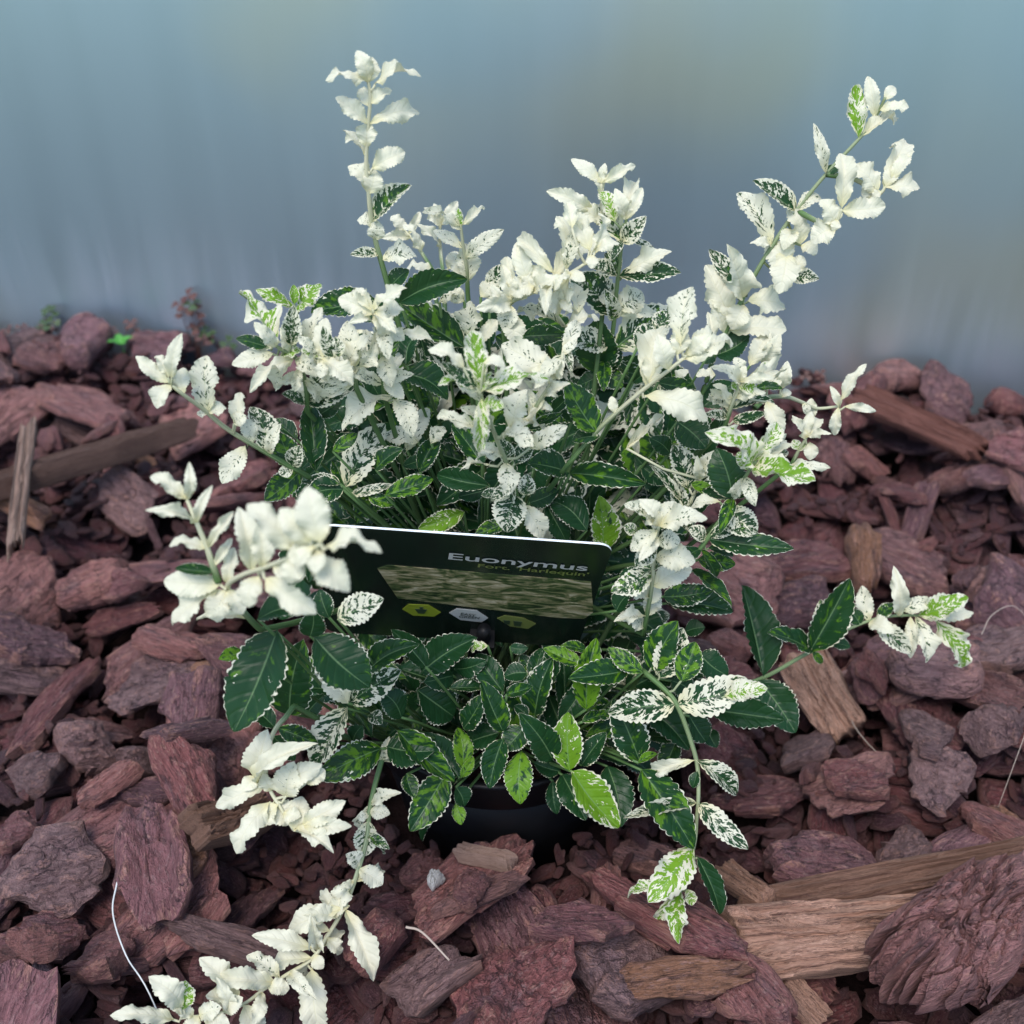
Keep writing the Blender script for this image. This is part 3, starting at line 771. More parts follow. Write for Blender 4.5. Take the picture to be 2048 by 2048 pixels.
# leaf kinds: c cream, s cream with dark specks, m marbled half and half, g green with white margin, d dark green, l lime marbled, y lime, u pale green
# shoots: crop, creaminess of the stem, course (x, y, distance Y), leaves "base x y, tip x y, width, kind"
SHOOTS = [
('A', 1, [(1275,1275,.41),(1240,1150,.41),(1210,1040,.41),(1185,900,.41),(1175,790,.41),(1165,660,.41),(1175,480,.41),(1185,350,.41),(1172,255,.41)],
 "1172 285 1125 135 90 c;1185 280 1192 165 80 c;1160 285 985 270 75 c;1200 290 1412 255 75 c;1175 395 1150 310 70 c;1185 390 1280 320 70 c;"
 "1180 475 1030 360 90 c;1195 485 1402 430 100 c;1180 645 1062 520 105 c;1185 600 1180 480 115 c;1190 695 1340 620 115 c;1165 790 1085 690 100 s;"
 "1190 820 1200 705 120 c;1195 960 1370 790 130 m;1190 980 1128 945 85 s;1230 1040 1215 950 95 s;1230 1115 1098 1110 55 m;1255 1130 1395 1120 125 s;1285 1290 1365 1190 95 g"),
('A', 1, [(1540,1230,.47),(1525,1100,.49),(1520,1000,.49),(1530,950,.49)],
 "1530 980 1450 890 60 c;1545 970 1600 860 60 c;1515 1070 1415 970 50 c;1520 960 1495 870 40 c;1530 960 1580 930 45 c"),
('A', 1, [(1490,1190,.47),(1400,1050,.49),(1350,990,.50)],
 "1380 1030 1250 1030 55 c;1360 1000 1290 930 75 c;1380 1000 1420 910 45 c;1430 1110 1350 975 65 c;1500 1190 1370 1180 85 c;1560 1180 1600 1100 80 c"),
('A', .7, [(1655,1290,.44),(1650,1180,.44),(1635,1080,.44),(1620,960,.44)],
 "1620 980 1450 910 55 s;1630 980 1728 890 45 c;1620 970 1610 890 40 l;1615 985 1540 960 45 c;1640 1080 1500 1000 65 s;1645 1130 1815 1000 90 s;1650 1250 1640 1070 115 s;1640 1240 1575 1110 85 s"),
('G', .3, [(640,1250,.385),(625,1050,.38),(560,850,.375),(420,760,.37),(375,720,.37)],
 "400 740 130 370 215 l;380 800 80 880 150 s;330 750 105 690 110 g;530 870 220 1080 125 c;560 820 740 960 140 s;420 830 590 790 110 l;510 740 530 450 150 m;620 780 740 470 135 s;"
 "640 1190 455 1120 120 m;660 1190 980 1060 150 m;560 870 800 960 110 s;560 900 540 1080 90 s"),
('G', .2, [(530,760,.395),(530,600,.40),(535,420,.40)],
 "520 450 260 320 110 l;540 430 530 280 75 y;570 470 730 280 155 l;540 480 620 430 70 l"),
('G', .8, [(1230,1120,.385),(1215,820,.38),(1190,680,.38),(1150,500,.37),(1145,450,.37)],
 "1140 480 1015 320 125 c;1160 470 1385 310 135 c;1120 510 900 380 180 c;1180 520 1365 470 180 s;1120 520 970 560 90 c;1170 620 1370 690 130 s;1160 590 1330 630 90 c;1340 640 1580 690 100 c;"
 "1215 820 1280 1040 160 s;1250 1010 1370 1140 125 c;1300 1130 940 1380 220 s;1300 1150 1440 1420 180 s;1225 1030 970 960 120 s"),
('G', .9, [(1020,1080,.375),(980,930,.37),(860,860,.365),(720,830,.365)],
 "740 820 970 1030 160 c;770 810 780 550 155 c;1010 910 950 575 190 s;880 830 855 680 100 m;1030 910 1150 720 135 s;720 830 600 770 100 l;760 860 740 980 110 s"),
('C', .7, [(890,880,.36),(700,770,.355),(520,660,.35),(400,560,.345),(290,480,.34),(230,430,.34)],
 "235 425 70 300 80 c;240 405 290 190 85 c;230 440 170 550 105 c;225 405 160 300 65 c;300 485 300 360 95 c;420 600 420 310 150 s;430 590 515 560 85 s;425 600 375 585 45 s;"
 "570 650 595 490 85 s;620 750 510 930 130 s;745 790 655 570 145 m;760 780 800 650 80 s;870 850 800 700 135 g;880 860 900 760 95 m;850 880 795 890 65 m;560 640 620 600 80 s;660 730 620 620 90 s"),
('C', .9, [(480,1450,.275),(455,1375,.275),(420,1270,.277),(370,1150,.28),(320,1030,.285)],
 "320 1030 145 920 90 c;318 1025 330 850 65 c;315 1010 190 965 60 c;365 1145 125 1090 68 c;375 1140 445 970 58 c;425 1290 245 1270 78 c;435 1280 550 1105 62 c;460 1400 275 1385 65 g;470 1370 545 1240 52 c"),
('C', 1, [(700,1700,.30),(640,1640,.29),(560,1540,.28),(530,1470,.275),(600,1420,.265),(740,1370,.255),(900,1310,.245),(1010,1255,.24)],
 "1030 1270 1300 1300 115 c;1005 1240 945 985 190 c;960 1250 810 1090 150 c;960 1280 850 1330 120 c;900 1330 650 1075 155 c;1000 1290 985 1400 110 c;950 1340 1140 1490 165 c;890 1330 850 1450 155 c;"
 "920 1320 930 1180 150 c;650 1400 590 1095 135 c;700 1370 690 1170 115 c;690 1420 640 1570 135 c;720 1430 965 1600 145 c;500 1465 225 1450 155 c;490 1490 265 1660 155 c;540 1490 430 1620 140 s;"
 "520 1450 560 1290 85 c;520 1500 600 1610 120 c;640 1650 390 1650 55 c;760 1360 860 1430 90 c;980 1270 900 1390 100 c"),
('F', 1, [(1000,290,.305),(960,345,.30),(900,420,.295),(855,560,.285),(870,700,.28),(930,810,.275),(1000,930,.27)],
 "800 660 860 430 155 c;810 690 1100 500 115 c;870 690 620 800 110 c;930 690 1130 600 125 c;880 780 720 1030 135 c;960 760 1000 590 165 s;1000 925 1040 770 125 c;1040 905 1250 790 115 c;1050 905 1280 910 100 c;"
 "1010 930 1190 1040 85 c;880 790 980 890 155 c;1060 690 1155 625 95 c;800 650 745 720 90 c;920 800 830 900 120 c;950 840 1030 860 110 c;905 720 850 640 90 c"),
('F', 1, [(1475,500,.325),(1420,700,.314),(1390,850,.304),(1380,970,.296),(1320,1180,.284),(1260,1330,.276),(1180,1470,.268),(1100,1590,.260),(960,1680,.252),(850,1750,.246),(740,1830,.240),(600,1880,.233),(420,1900,.228)],
 "1390 830 1490 845 85 s;1385 840 1340 875 65 s;1390 880 1365 1050 120 m;1340 1130 1275 1060 105 s;1340 1115 1450 1205 115 s;1330 1180 1245 1340 115 s;1290 1320 1165 1370 95 c;1260 1320 1000 1440 135 c;1275 1330 1400 1680 125 c;"
 "1100 1540 810 1480 105 c;1095 1560 1150 1640 85 c;1100 1600 900 1640 125 c;1095 1640 1140 1960 155 c;920 1685 770 1590 95 s;900 1720 600 1700 115 c;860 1740 970 1750 95 c;700 1825 530 1610 135 c;750 1830 830 1930 135 c;"
 "720 1850 560 1790 100 c;420 1850 265 1700 135 c;430 1860 440 1720 115 l;390 1910 80 1890 95 c;500 1880 620 1850 105 s;640 1890 730 1800 105 c;540 1885 660 1935 95 c;500 1900 450 1990 95 c;1170 1480 1240 1560 80 c;1190 1450 1090 1430 80 c"),
('N', .4, [(255,270,.335),(400,400,.325),(470,500,.32),(550,720,.315),(580,850,.312),(585,1000,.305),(575,1150,.30),(560,1310,.295),(490,1560,.285),(440,1640,.28)],
 "455 465 80 520 190 m;465 465 840 330 215 m;735 425 975 380 125 l;590 800 300 890 95 s;595 800 790 990 135 m;575 860 555 960 70 g;560 1060 175 1140 85 m;585 1060 855 1310 135 m;570 1320 310 1620 200 l;575 1370 700 1690 115 d;"
 "470 1570 470 1870 115 l;425 1610 320 1820 85 l;400 1560 185 1620 70 l;515 1570 545 1660 75 l;350 320 480 40 195 m;300 265 450 0 200 g;250 270 60 150 105 g;480 340 560 120 160 g"),
('E', .25, [(560,1330,.355),(700,1290,.36),(910,1220,.375),(1090,1120,.385),(1200,1060,.39),(1320,985,.395),(1480,930,.40),(1640,920,.405),(1750,940,.41)],
 "905 1212 815 810 185 d;890 1225 1050 1465 175 d;1150 1110 945 1010 115 g;1130 1085 1310 770 165 g;1210 1035 1190 860 115 m;1220 1020 1300 900 95 m;1210 1050 1320 1070 65 g;1370 960 1335 895 85 g;1425 945 1390 790 85 s;"
 "1450 925 1540 870 65 g;1560 905 1540 700 85 c;1430 960 1530 1000 95 c;1450 960 1610 1090 95 m;1640 940 1690 1130 105 s;1630 940 1620 1110 65 s;1650 910 1880 840 115 l;1580 900 1700 850 85 s;1730 945 1910 910 65 c;1735 955 1860 1150 125 l;1150 1110 1190 1145 40 g"),
('B', .3, [(880,1550,.44),(930,1400,.44),(1080,1100,.445),(1180,930,.45),(1270,800,.455),(1400,640,.46),(1540,490,.465),(1610,400,.47),(1655,310,.47)],
 "1610 400 1580 235 65 c;1650 325 1692 272 55 c;1630 370 1745 355 65 c;1540 490 1530 275 80 l;1560 490 1690 410 85 s;1400 630 1350 440 55 s;1410 640 1450 610 55 g;1280 800 1370 750 75 s;1270 805 1100 680 95 m;1155 950 1030 740 115 s;"
 "1150 950 1080 940 45 c;1290 945 1240 800 105 c;1290 945 1355 980 95 c;1215 1060 1150 945 155 c;1230 970 1200 1140 130 c;1240 1080 1360 1090 75 m;1060 1160 910 980 85 m;1045 1160 980 960 115 c;990 1265 890 1050 125 c;1060 1185 1210 1210 115 c;"
 "960 1330 905 1190 90 c;980 1310 1210 1310 120 c;930 1420 1060 1340 135 d;1010 1140 990 1070 60 g;930 1430 870 1450 70 g;1240 1060 1300 1000 90 c;1050 1200 1000 1300 110 c;1270 880 1220 960 80 c"),
('B', .9, [(1400,640,.46),(1530,665,.455),(1620,725,.45),(1660,690,.45)],
 "1620 740 1510 620 115 c;1645 705 1730 510 95 c;1655 700 1790 700 85 c;1600 745 1570 690 75 c;1680 670 1755 570 65 c;1640 720 1600 740 70 c;1650 690 1690 620 70 c"),
('B', .9, [(1280,800,.455),(1380,850,.445),(1440,850,.44),(1468,790,.44)],
 "1465 780 1460 570 95 c;1480 805 1640 780 105 c;1435 870 1380 760 100 c;1445 870 1345 930 130 c;1460 840 1430 880 80 c"),
('B', 1, [(290,1890,.37),(430,1730,.37),(610,1570,.365),(740,1470,.36),(800,1420,.36)],
 "620 1565 700 1320 120 c;775 1380 820 1145 120 s;760 1440 980 1370 135 s;620 1590 870 1690 135 c;725 1470 680 1340 95 c;760 1420 770 1310 90 c;410 1755 290 1550 145 g;430 1765 320 1785 80 g;500 1675 480 1600 45 c;640 1550 640 1430 90 c;800 1410 900 1340 80 c"),
('B', .15, [(430,1500,.42),(480,1340,.42),(500,1150,.42),(520,960,.42),(540,860,.42),(540,780,.42)],
 "540 835 510 740 75 c;545 840 605 710 55 c;520 940 440 780 105 m;530 930 620 830 85 m;495 850 430 730 75 l;515 1090 755 1065 95 m;525 1070 720 980 85 c;510 1085 380 1030 75 m;490 1235 310 1090 155 m;500 1230 600 1150 125 s;500 1235 660 1240 65 s;"
 "480 1385 280 1340 115 m;490 1390 735 1240 175 m;430 1500 420 1280 175 g;440 1510 340 1545 80 g;445 1510 520 1550 95 g;435 1500 490 1350 110 g;500 1230 430 1170 90 s"),
('B', 1, [(470,960,.43),(440,800,.43),(435,680,.43)],
 "430 670 315 585 65 c;438 675 570 610 55 c;432 725 385 640 65 c;440 670 450 600 40 c;400 800 215 720 78 c;440 860 300 790 85 c;445 900 340 1000 90 c"),
('H', 1, [(800,960,.40),(850,870,.40),(1050,780,.40),(1250,680,.40),(1430,570,.40)],
 "1480 490 1530 200 125 c;1470 480 1330 220 165 c;1480 500 1480 600 105 c;1290 600 1220 235 195 c;1280 620 1350 330 125 s;1195 650 930 390 135 c;1330 300 1290 110 125 c;1500 490 1680 420 105 c;1000 740 910 430 155 c;1040 730 870 800 195 c;"
 "880 800 830 540 110 c;1060 740 1115 640 105 c;850 880 790 600 125 c;850 880 820 1075 170 s;860 960 890 1190 185 c;1240 960 1080 850 185 c;1270 1060 940 960 160 s;1270 1060 1520 1010 140 c;1370 960 1340 740 155 s;1230 850 1320 940 90 c;"
 "1300 640 1420 700 110 c;1010 760 960 640 120 c;1150 700 1010 600 110 c"),
('H', .9, [(960,1830,.365),(1070,1650,.362),(1180,1480,.36),(1240,1350,.36),(1280,1150,.37)],
 "1180 1400 820 1210 260 s;1190 1450 1260 1330 150 c;1160 1470 1030 1400 150 c;1070 1670 1170 1700 70 c;1030 1680 1010 1560 60 s;990 1850 1235 1735 80 g;1270 1180 1320 1400 70 m;1250 1280 1360 1180 90 s"),
('I', .6, [(900,1120,.36),(830,890,.35),(750,700,.345),(660,450,.335),(620,330,.33)],
 "610 310 560 -110 175 l;600 325 320 275 115 l;600 290 340 120 135 m;640 330 1110 240 195 l;630 360 610 755 130 l;500 140 240 10 145 c;640 100 800 130 115 c;600 600 310 525 125 s;860 620 970 330 205 s;790 640 1010 740 200 s;1000 760 1270 600 155 s;"
 "830 885 780 700 125 m;840 870 830 1105 175 s;880 885 1010 740 135 m;900 1120 830 1385 270 m;950 1190 1095 1430 180 s;960 1130 980 970 135 m;790 1110 640 1120 90 m;700 890 480 935 35 c;640 310 760 240 80 l;650 380 790 440 130 l;700 620 560 640 100 s;620 300 700 180 80 l"),
('J', .2, [(540,1900,.35),(650,1750,.352),(800,1530,.355),(850,1420,.355),(960,1240,.35),(1000,1170,.35)],
 "960 1210 650 970 250 l;1000 1140 1160 890 145 l;990 1250 1430 1310 240 l;1050 1195 1240 1100 125 m;1250 1220 1560 1220 95 s;835 1460 720 1100 290 g;860 1460 990 1410 75 g;785 1500 1000 1710 200 m;650 1790 1250 1840 200 g;660 1740 870 1680 105 m;625 1785 500 1690 125 m;"
 "640 1840 820 1900 115 g;740 1480 530 1530 115 s;850 1430 960 1330 90 l;940 1230 880 1110 110 l;900 1360 960 1440 60 g"),
('J', .8, [(770,900,.38),(830,720,.38),(870,620,.38),(890,520,.38)],
 "875 530 750 440 85 c;885 530 850 380 115 s;900 560 1130 530 85 c;880 600 1010 620 105 l;860 620 830 560 85 l;820 785 660 660 115 s;810 750 690 590 85 c;840 785 1130 730 105 m;830 860 1080 800 95 m;1090 700 1200 970 145 c;885 540 930 440 80 c"),
('J', .8, [(1000,760,.41),(1100,680,.415),(1240,670,.42),(1360,710,.425),(1480,760,.43),(1650,745,.43)],
 "1665 710 1850 440 95 c;1645 725 1590 600 65 c;1640 745 1620 950 95 c;1690 745 1920 780 75 c;1440 850 1440 695 105 c;1200 610 1250 410 115 c;1100 560 1200 540 105 s;1000 610 1200 610 85 g;1090 690 960 680 85 s;1210 690 1280 640 75 c;1040 490 1130 420 95 l;1380 720 1400 800 70 s"),
('J', .6, [(1290,1190,.40),(1340,1090,.40),(1400,990,.40)],
 "1390 1000 1300 830 75 c;1420 970 1480 850 95 c;1420 1010 1580 960 65 c;1430 1020 1430 1150 115 c;1360 1080 1300 1010 85 l;1400 980 1400 880 65 c;1410 960 1440 800 90 c;1350 1090 1430 1070 70 l"),
('E', .8, [(330,1010,.345),(370,780,.34),(390,560,.335),(405,490,.33)],
 "395 490 250 390 90 s;395 480 315 370 95 c;410 485 620 455 115 s;395 510 280 600 95 s;400 470 480 380 110 s;390 640 565 660 135 s;370 725 190 800 125 m;380 785 550 700 125 s;350 850 230 790 100 c;350 860 395 780 110 c;340 930 400 830 95 s;325 980 225 920 95 s;300 520 240 490 75 m;385 600 300 680 90 m;400 560 500 560 100 s"),
('J', .9, [(420,1600,.37),(490,1510,.37),(560,1370,.37),(600,1270,.37)],
 "500 1390 380 1070 215 m;510 1340 720 1410 95 u;430 1480 210 1220 75 m;600 1280 690 1100 90 s;600 1300 640 1180 80 c;0 1080 270 840 85 s;590 1290 520 1160 100 g"),
]
# leaves whose shoot hides in the bush: crop, distance Y, leaves
LOOSE = [
('G', .415, "1220 430 710 480 235 g;1340 410 1830 240 230 g;1860 760 1400 450 270 g"),
('G', .39, "1330 950 1690 1140 255 g;1400 900 1480 680 180 d;560 1470 380 1330 135 g;1400 1560 1560 1250 165 s;1500 1490 1230 1440 155 s;1590 1500 1690 1380 125 s;1470 1720 1640 1490 160 g;700 1040 530 1080 90 s;1180 900 1330 720 130 g;1050 1130 980 1000 110 g;720 1280 880 1180 130 d"),
('G', .37, "700 1720 650 1230 200 g;580 1700 800 1530 95 d;930 1840 1210 1380 255 m;925 1840 840 1640 140 g;900 1810 620 1800 115 m;920 1850 640 1910 210 g;590 1700 330 1920 210 g;1160 1700 1360 1550 155 g;1230 1900 1580 1780 160 g;960 1900 1280 1820 85 m;830 1560 1010 1430 110 g;1100 1900 1300 1960 120 g"),
('H', .42, "950 1130 1250 1120 160 g;540 1150 540 880 185 s;600 1200 740 1020 125 c;690 960 745 730 105 g;620 830 730 720 135 s;690 770 780 590 145 m;500 860 380 780 135 s;300 870 460 780 120 s;740 1340 860 1280 110 c"),
('I', .375, "640 900 420 600 195 g;700 1050 320 970 175 d;670 1080 470 1130 135 d;1290 940 1010 880 235 g;1300 950 1850 1030 185 g;1130 1190 1280 1470 175 d;1450 1400 1180 1180 255 d;1000 1180 1210 1090 165 g;820 1330 600 1420 135 g;1180 480 1300 360 110 d;1330 560 1250 420 110 d"),
('I', .385, "500 1250 170 1370 155 y;1570 1560 1540 1160 235 y;150 950 290 700 150 g;20 900 250 830 110 d"),
('J', .43, "960 440 1110 190 155 c;1060 420 1190 200 145 c;700 500 560 510 105 c;400 560 480 470 100 c;600 750 820 580 205 d;660 330 640 40 90 c"),
('J', .39, "400 860 610 1050 275 g;350 1110 200 1000 145 d;350 1420 100 1150 210 d;250 560 500 600 130 g;240 180 350 30 150 m;90 300 200 120 150 m;640 1000 760 820 150 d;120 1200 320 1330 150 d;60 560 200 480 120 d"),
('E', .36, "430 860 735 900 145 g;560 700 740 860 75 g;590 650 760 670 95 g;420 830 650 800 115 g;530 1000 620 980 105 d;300 700 360 640 90 g;220 760 320 700 110 d;200 900 260 820 110 d"),
('L', .295, "600 300 290 1030 440 g;440 230 830 165 215 d;880 360 1275 720 400 g"),
('L', .31, "690 970 790 430 340 g;600 1065 890 1180 155 g;580 1065 350 900 160 g;1060 230 1390 80 235 m;1000 220 930 20 160 g;850 360 870 170 210 d;330 480 160 530 120 u;560 1130 720 1300 150 g"),
('L', .315, "1150 880 910 640 210 s;1150 875 1520 640 240 m;1140 900 900 1330 260 m;1270 650 1660 440 200 g"),
('L', .325, "1410 1220 940 1440 265 g;1440 1210 1780 1240 285 g;1520 1080 1930 1450 205 g;1300 970 1400 1030 120 m;1560 990 1400 790 220 d;1180 1180 1250 1060 150 d;820 960 950 820 150 d;1750 600 1500 330 160 d"),
('M', .345, "160 370 560 120 260 d;415 390 205 440 195 d;130 500 390 690 310 d;420 340 650 280 155 d;380 490 620 490 115 g;980 370 820 400 155 d;1020 440 1090 200 145 g;1200 400 1140 200 125 g;1000 400 940 240 125 g;1400 300 1130 190 135 u;850 170 980 180 85 d;1270 720 1260 270 145 d;680 160 560 200 100 l;1440 200 1250 170 90 g"),
('M', .335, "800 520 600 250 205 g;820 540 1010 480 105 g;1040 710 1170 290 235 g;1440 665 1510 145 215 u;1770 350 1340 410 205 g;1880 370 1630 190 145 g;490 800 640 560 195 g;770 830 510 920 215 d;990 710 890 630 95 g;1400 750 1640 700 115 g;1860 1060 1650 760 205 g;1820 1060 1560 950 95 g;1860 1070 1560 1030 95 d;1700 600 1900 560 120 d"),
('M', .328, "800 830 640 460 195 g;955 790 810 950 205 g;800 870 700 1230 195 g;940 970 930 1350 215 u;1180 1040 940 710 235 g;1240 1130 1050 1070 135 d;1400 1090 1580 850 155 g;1600 1080 1700 1520 255 d;1180 1200 1210 1440 115 d;1250 1150 1420 1480 215 g"),
('M', .318, "1310 1130 1300 710 245 y;1320 1120 1660 1530 275 y"),
('M', .322, "460 1190 210 860 195 g;360 1140 100 1555 265 g;440 1200 200 1630 135 g;470 1180 560 1030 85 u;430 1250 490 1390 175 d;490 1130 450 820 155 u;430 1380 470 1530 105 u;50 1150 110 1320 130 g"),
('N', .32, "240 850 530 1290 225 g;225 820 330 770 50 u;240 820 90 470 205 g"),
('N', .35, "640 500 1060 560 175 d;530 540 620 680 155 d;640 620 690 720 105 d;590 170 745 290 185 d;280 660 440 690 110 d;470 650 380 860 130 g;420 330 540 400 140 d;250 420 330 330 130 d"),
]
# ------------------------------------------------------------------ leaf blades
def blade(seed, curl, fold, wave, pw=0.85, nx=46, ny=5):
    """unit blade: x 0..1 base to tip, y -.5..+.5, rises in z; crenate margin"""
    r = np.random.default_rng(seed)
    s_ = np.linspace(0, 1, nx + 1)
    prof = np.sin(np.pi * np.clip((s_ - 0.03) / 0.97, 0, 1) ** pw) ** 0.68
    prof = np.where(s_ < 0.03, 0.03, np.maximum(prof, 0.03 * (1 - s_) + 0.004))
    teeth = r.integers(11, 14)
    rows = np.linspace(-1, 1, 2 * ny + 1)
    rows = np.sign(rows) * np.abs(rows) ** 0.8
    skew = r.normal(0, 0.05)
    V, L = [], []
    p1, p2, p3 = r.uniform(0, 6.28, 3)
    for i, s1 in enumerate(s_):
        tooth = abs(math.sin(math.pi * teeth * s1 + p3)) ** 0.6
        w = prof[i] * 0.5
        bend = skew * math.sin(math.pi * s1)
        for u in rows:
            au = abs(u)
            ww = w * (1 - 0.20 * (1 - tooth) * (au > 0.98) - 0.02 * (au > 0.98) * r.random())
            y = u * ww + bend
            z = curl * (math.sin(math.pi * s1 ** 1.15)) + fold * au * w * 0.9 - 0.35 * abs(curl) * au ** 2 * w
            z += wave * au ** 2 * w * (math.sin(9 * s1 + p1 + (u > 0) * 1.9) + 0.5 * math.sin(21 * s1 + p2 + (u > 0)))
            z += 0.018 * (1 - math.exp(-(u * w / 0.03) ** 2))
            if au > 0.98: z -= 0.012 * tooth
            V.append((s1, y, z)); L.append((s1, u, 0.27))
    m = 2 * ny + 1
    F = [(i * m + j, (i + 1) * m + j, (i + 1) * m + j + 1, i * m + j + 1) for i in range(nx) for j in range(m - 1)]
    return np.array(V), F, np.array(L, dtype=np.float32)
BL = {}
def fam(key, n, curls, folds, waves, pws):
    BL[key] = []
    for i in range(n):
        r = random.Random(hash(key) % 997 + i * 17 if False else len(key) * 31 + ord(key[0]) * 7 + i * 17)
        d = blade(i * 13 + ord(key[0]), r.uniform(*curls), r.uniform(*folds), r.uniform(*waves), r.uniform(*pws))
        me = mesh_from('leaf_blade', d[0], d[1], M['leaf'])
        a_ = me.attributes.new('lc', 'FLOAT_VECTOR', 'POINT')
        a_.data.foreach_set('vector', d[2].ravel())
        BL[key].append((me, d))
fam('cream', 20, (0.02, 0.24), (0.05, 0.42), (0.10, 0.34), (0.90, 1.10))
fam('green', 16, (-0.03, 0.14), (0.10, 0.45), (0.02, 0.09), (0.74, 0.98))
LT = {'c': ('cream', (0.0, 0.06), (0.3, 0.6)), 's': ('cream', (0.40, 0.54), (0.0, 0.25)), 'm': ('green', (0.62, 0.76), (0.2, 0.45)),
      'g': ('green', (0.86, 0.97), (0.30, 0.54)), 'd': ('green', (0.96, 1.0), (0.0, 0.22)), 'l': ('cream', (0.61, 0.72), (0.8, 1.0)),
      'y': ('green', (0.76, 0.84), (0.74, 0.9)), 'u': ('green', (1.0, 1.0), (0.60, 0.66))}
lr = random.Random(11)
def leaf_matrix(bx, by, tx, ty, wpx, Y, kind, dd=None):
    B = at_y(bx, by, Y)
    depth = (B - CAMP).dot(FWD)
    if dd is None: dd = lr.gauss(0.05, 0.28)
    rt = ray(tx, ty)
    Lpx = math.hypot(tx - bx, ty - by) / FPX * depth
    Tp = CAMP + rt * (depth - dd * Lpx)
    X = Tp - B
    L = X.length * 1.09
    X.normalize()
    n0 = ((CAMP - B).normalized() * 0.85 + Vector((0, 0, 1)) * 0.55 + Vector((lr.gauss(0, .22), lr.gauss(0, .22), lr.gauss(0, .22)))).normalized()
    Yv = n0.cross(X)
    if Yv.length < 0.05: Yv = Vector((1, 0, 0)).cross(X)
    Yv.normalize()
    Z = X.cross(Yv).normalized()
    wd = wpx / FPX * depth * (1.02 if kind in 'cs' else 1.10)
    wd = min(wd, L * 0.95)
    R = Matrix((X * L, Yv * wd, Z * L)).transposed().to_4x4()
    return T(B) @ R, L * wd

# ------------------------------------------------------------------ stems
def catmull(pts, n=6):
    P = [2 * pts[0] - pts[1]] + list(pts) + [2 * pts[-1] - pts[-2]]
    out = []
    for i in range(1, len(P) - 2):
        p0, p1, p2, p3 = P[i - 1:i + 3]
        for k in range(n):
            t = k / n
            out.append(0.5 * ((2 * p1) + (p2 - p0) * t + (2 * p0 - 5 * p1 + 4 * p2 - p3) * t * t + (3 * p1 - p0 - 3 * p2 + p3) * t ** 3))
    out.append(P[-2])
    return out
class Tube:
    def __init__(s): s.v, s.f, s.l = [], [], []
    def add(s, pts, r0, r1, seg=8, a0=0.0, a1=1.0, al=None):
        up = Vector((0.3, 0.2, 1)).normalized()
        n = len(pts)
        base = len(s.v)
        for i, p in enumerate(pts):
            d = (pts[min(i + 1, n - 1)] - pts[max(i - 1, 0)]).normalized()
            a = d.cross(up)
            a = a.normalized() if a.length > 1e-4 else Vector((1, 0, 0))
            b = a.cross(d)
            f = i / max(n - 1, 1)
            r = r0 + (r1 - r0) * f
            for k in range(seg):
                t = 2 * math.pi * k / seg
                s.v.append(p + (a * math.cos(t) + b * math.sin(t)) * r)
                s.l.append((al[i] if al else a0 + (a1 - a0) * f, math.sin(t), 0))
        for i in range(n - 1):
            for k in range(seg):
                q = (k + 1) % seg
                s.f.append((base + i * seg + k, base + i * seg + q, base + (i + 1) * seg + q, base + (i + 1) * seg + k))
        s.f.append(tuple(base + (n - 1) * seg + k for k in range(seg)))
    def mesh(s, name, mat, origin=Vector()):
        me = mesh_from(name, [v - origin for v in s.v], s.f, mat)
        a = me.attributes.new('lc', 'FLOAT_VECTOR', 'POINT')
        a.data.foreach_set('vector', np.array(s.l, dtype=np.float32).ravel())
        return me

CROWN = Vector((POT.x, POT.y, PZ - 0.010))
plant = link('variegated_shrub', None, None, T(CROWN))
tag(plant, 'bushy evergreen shrub with white and green variegated leaves growing in the pot', 'shrub')

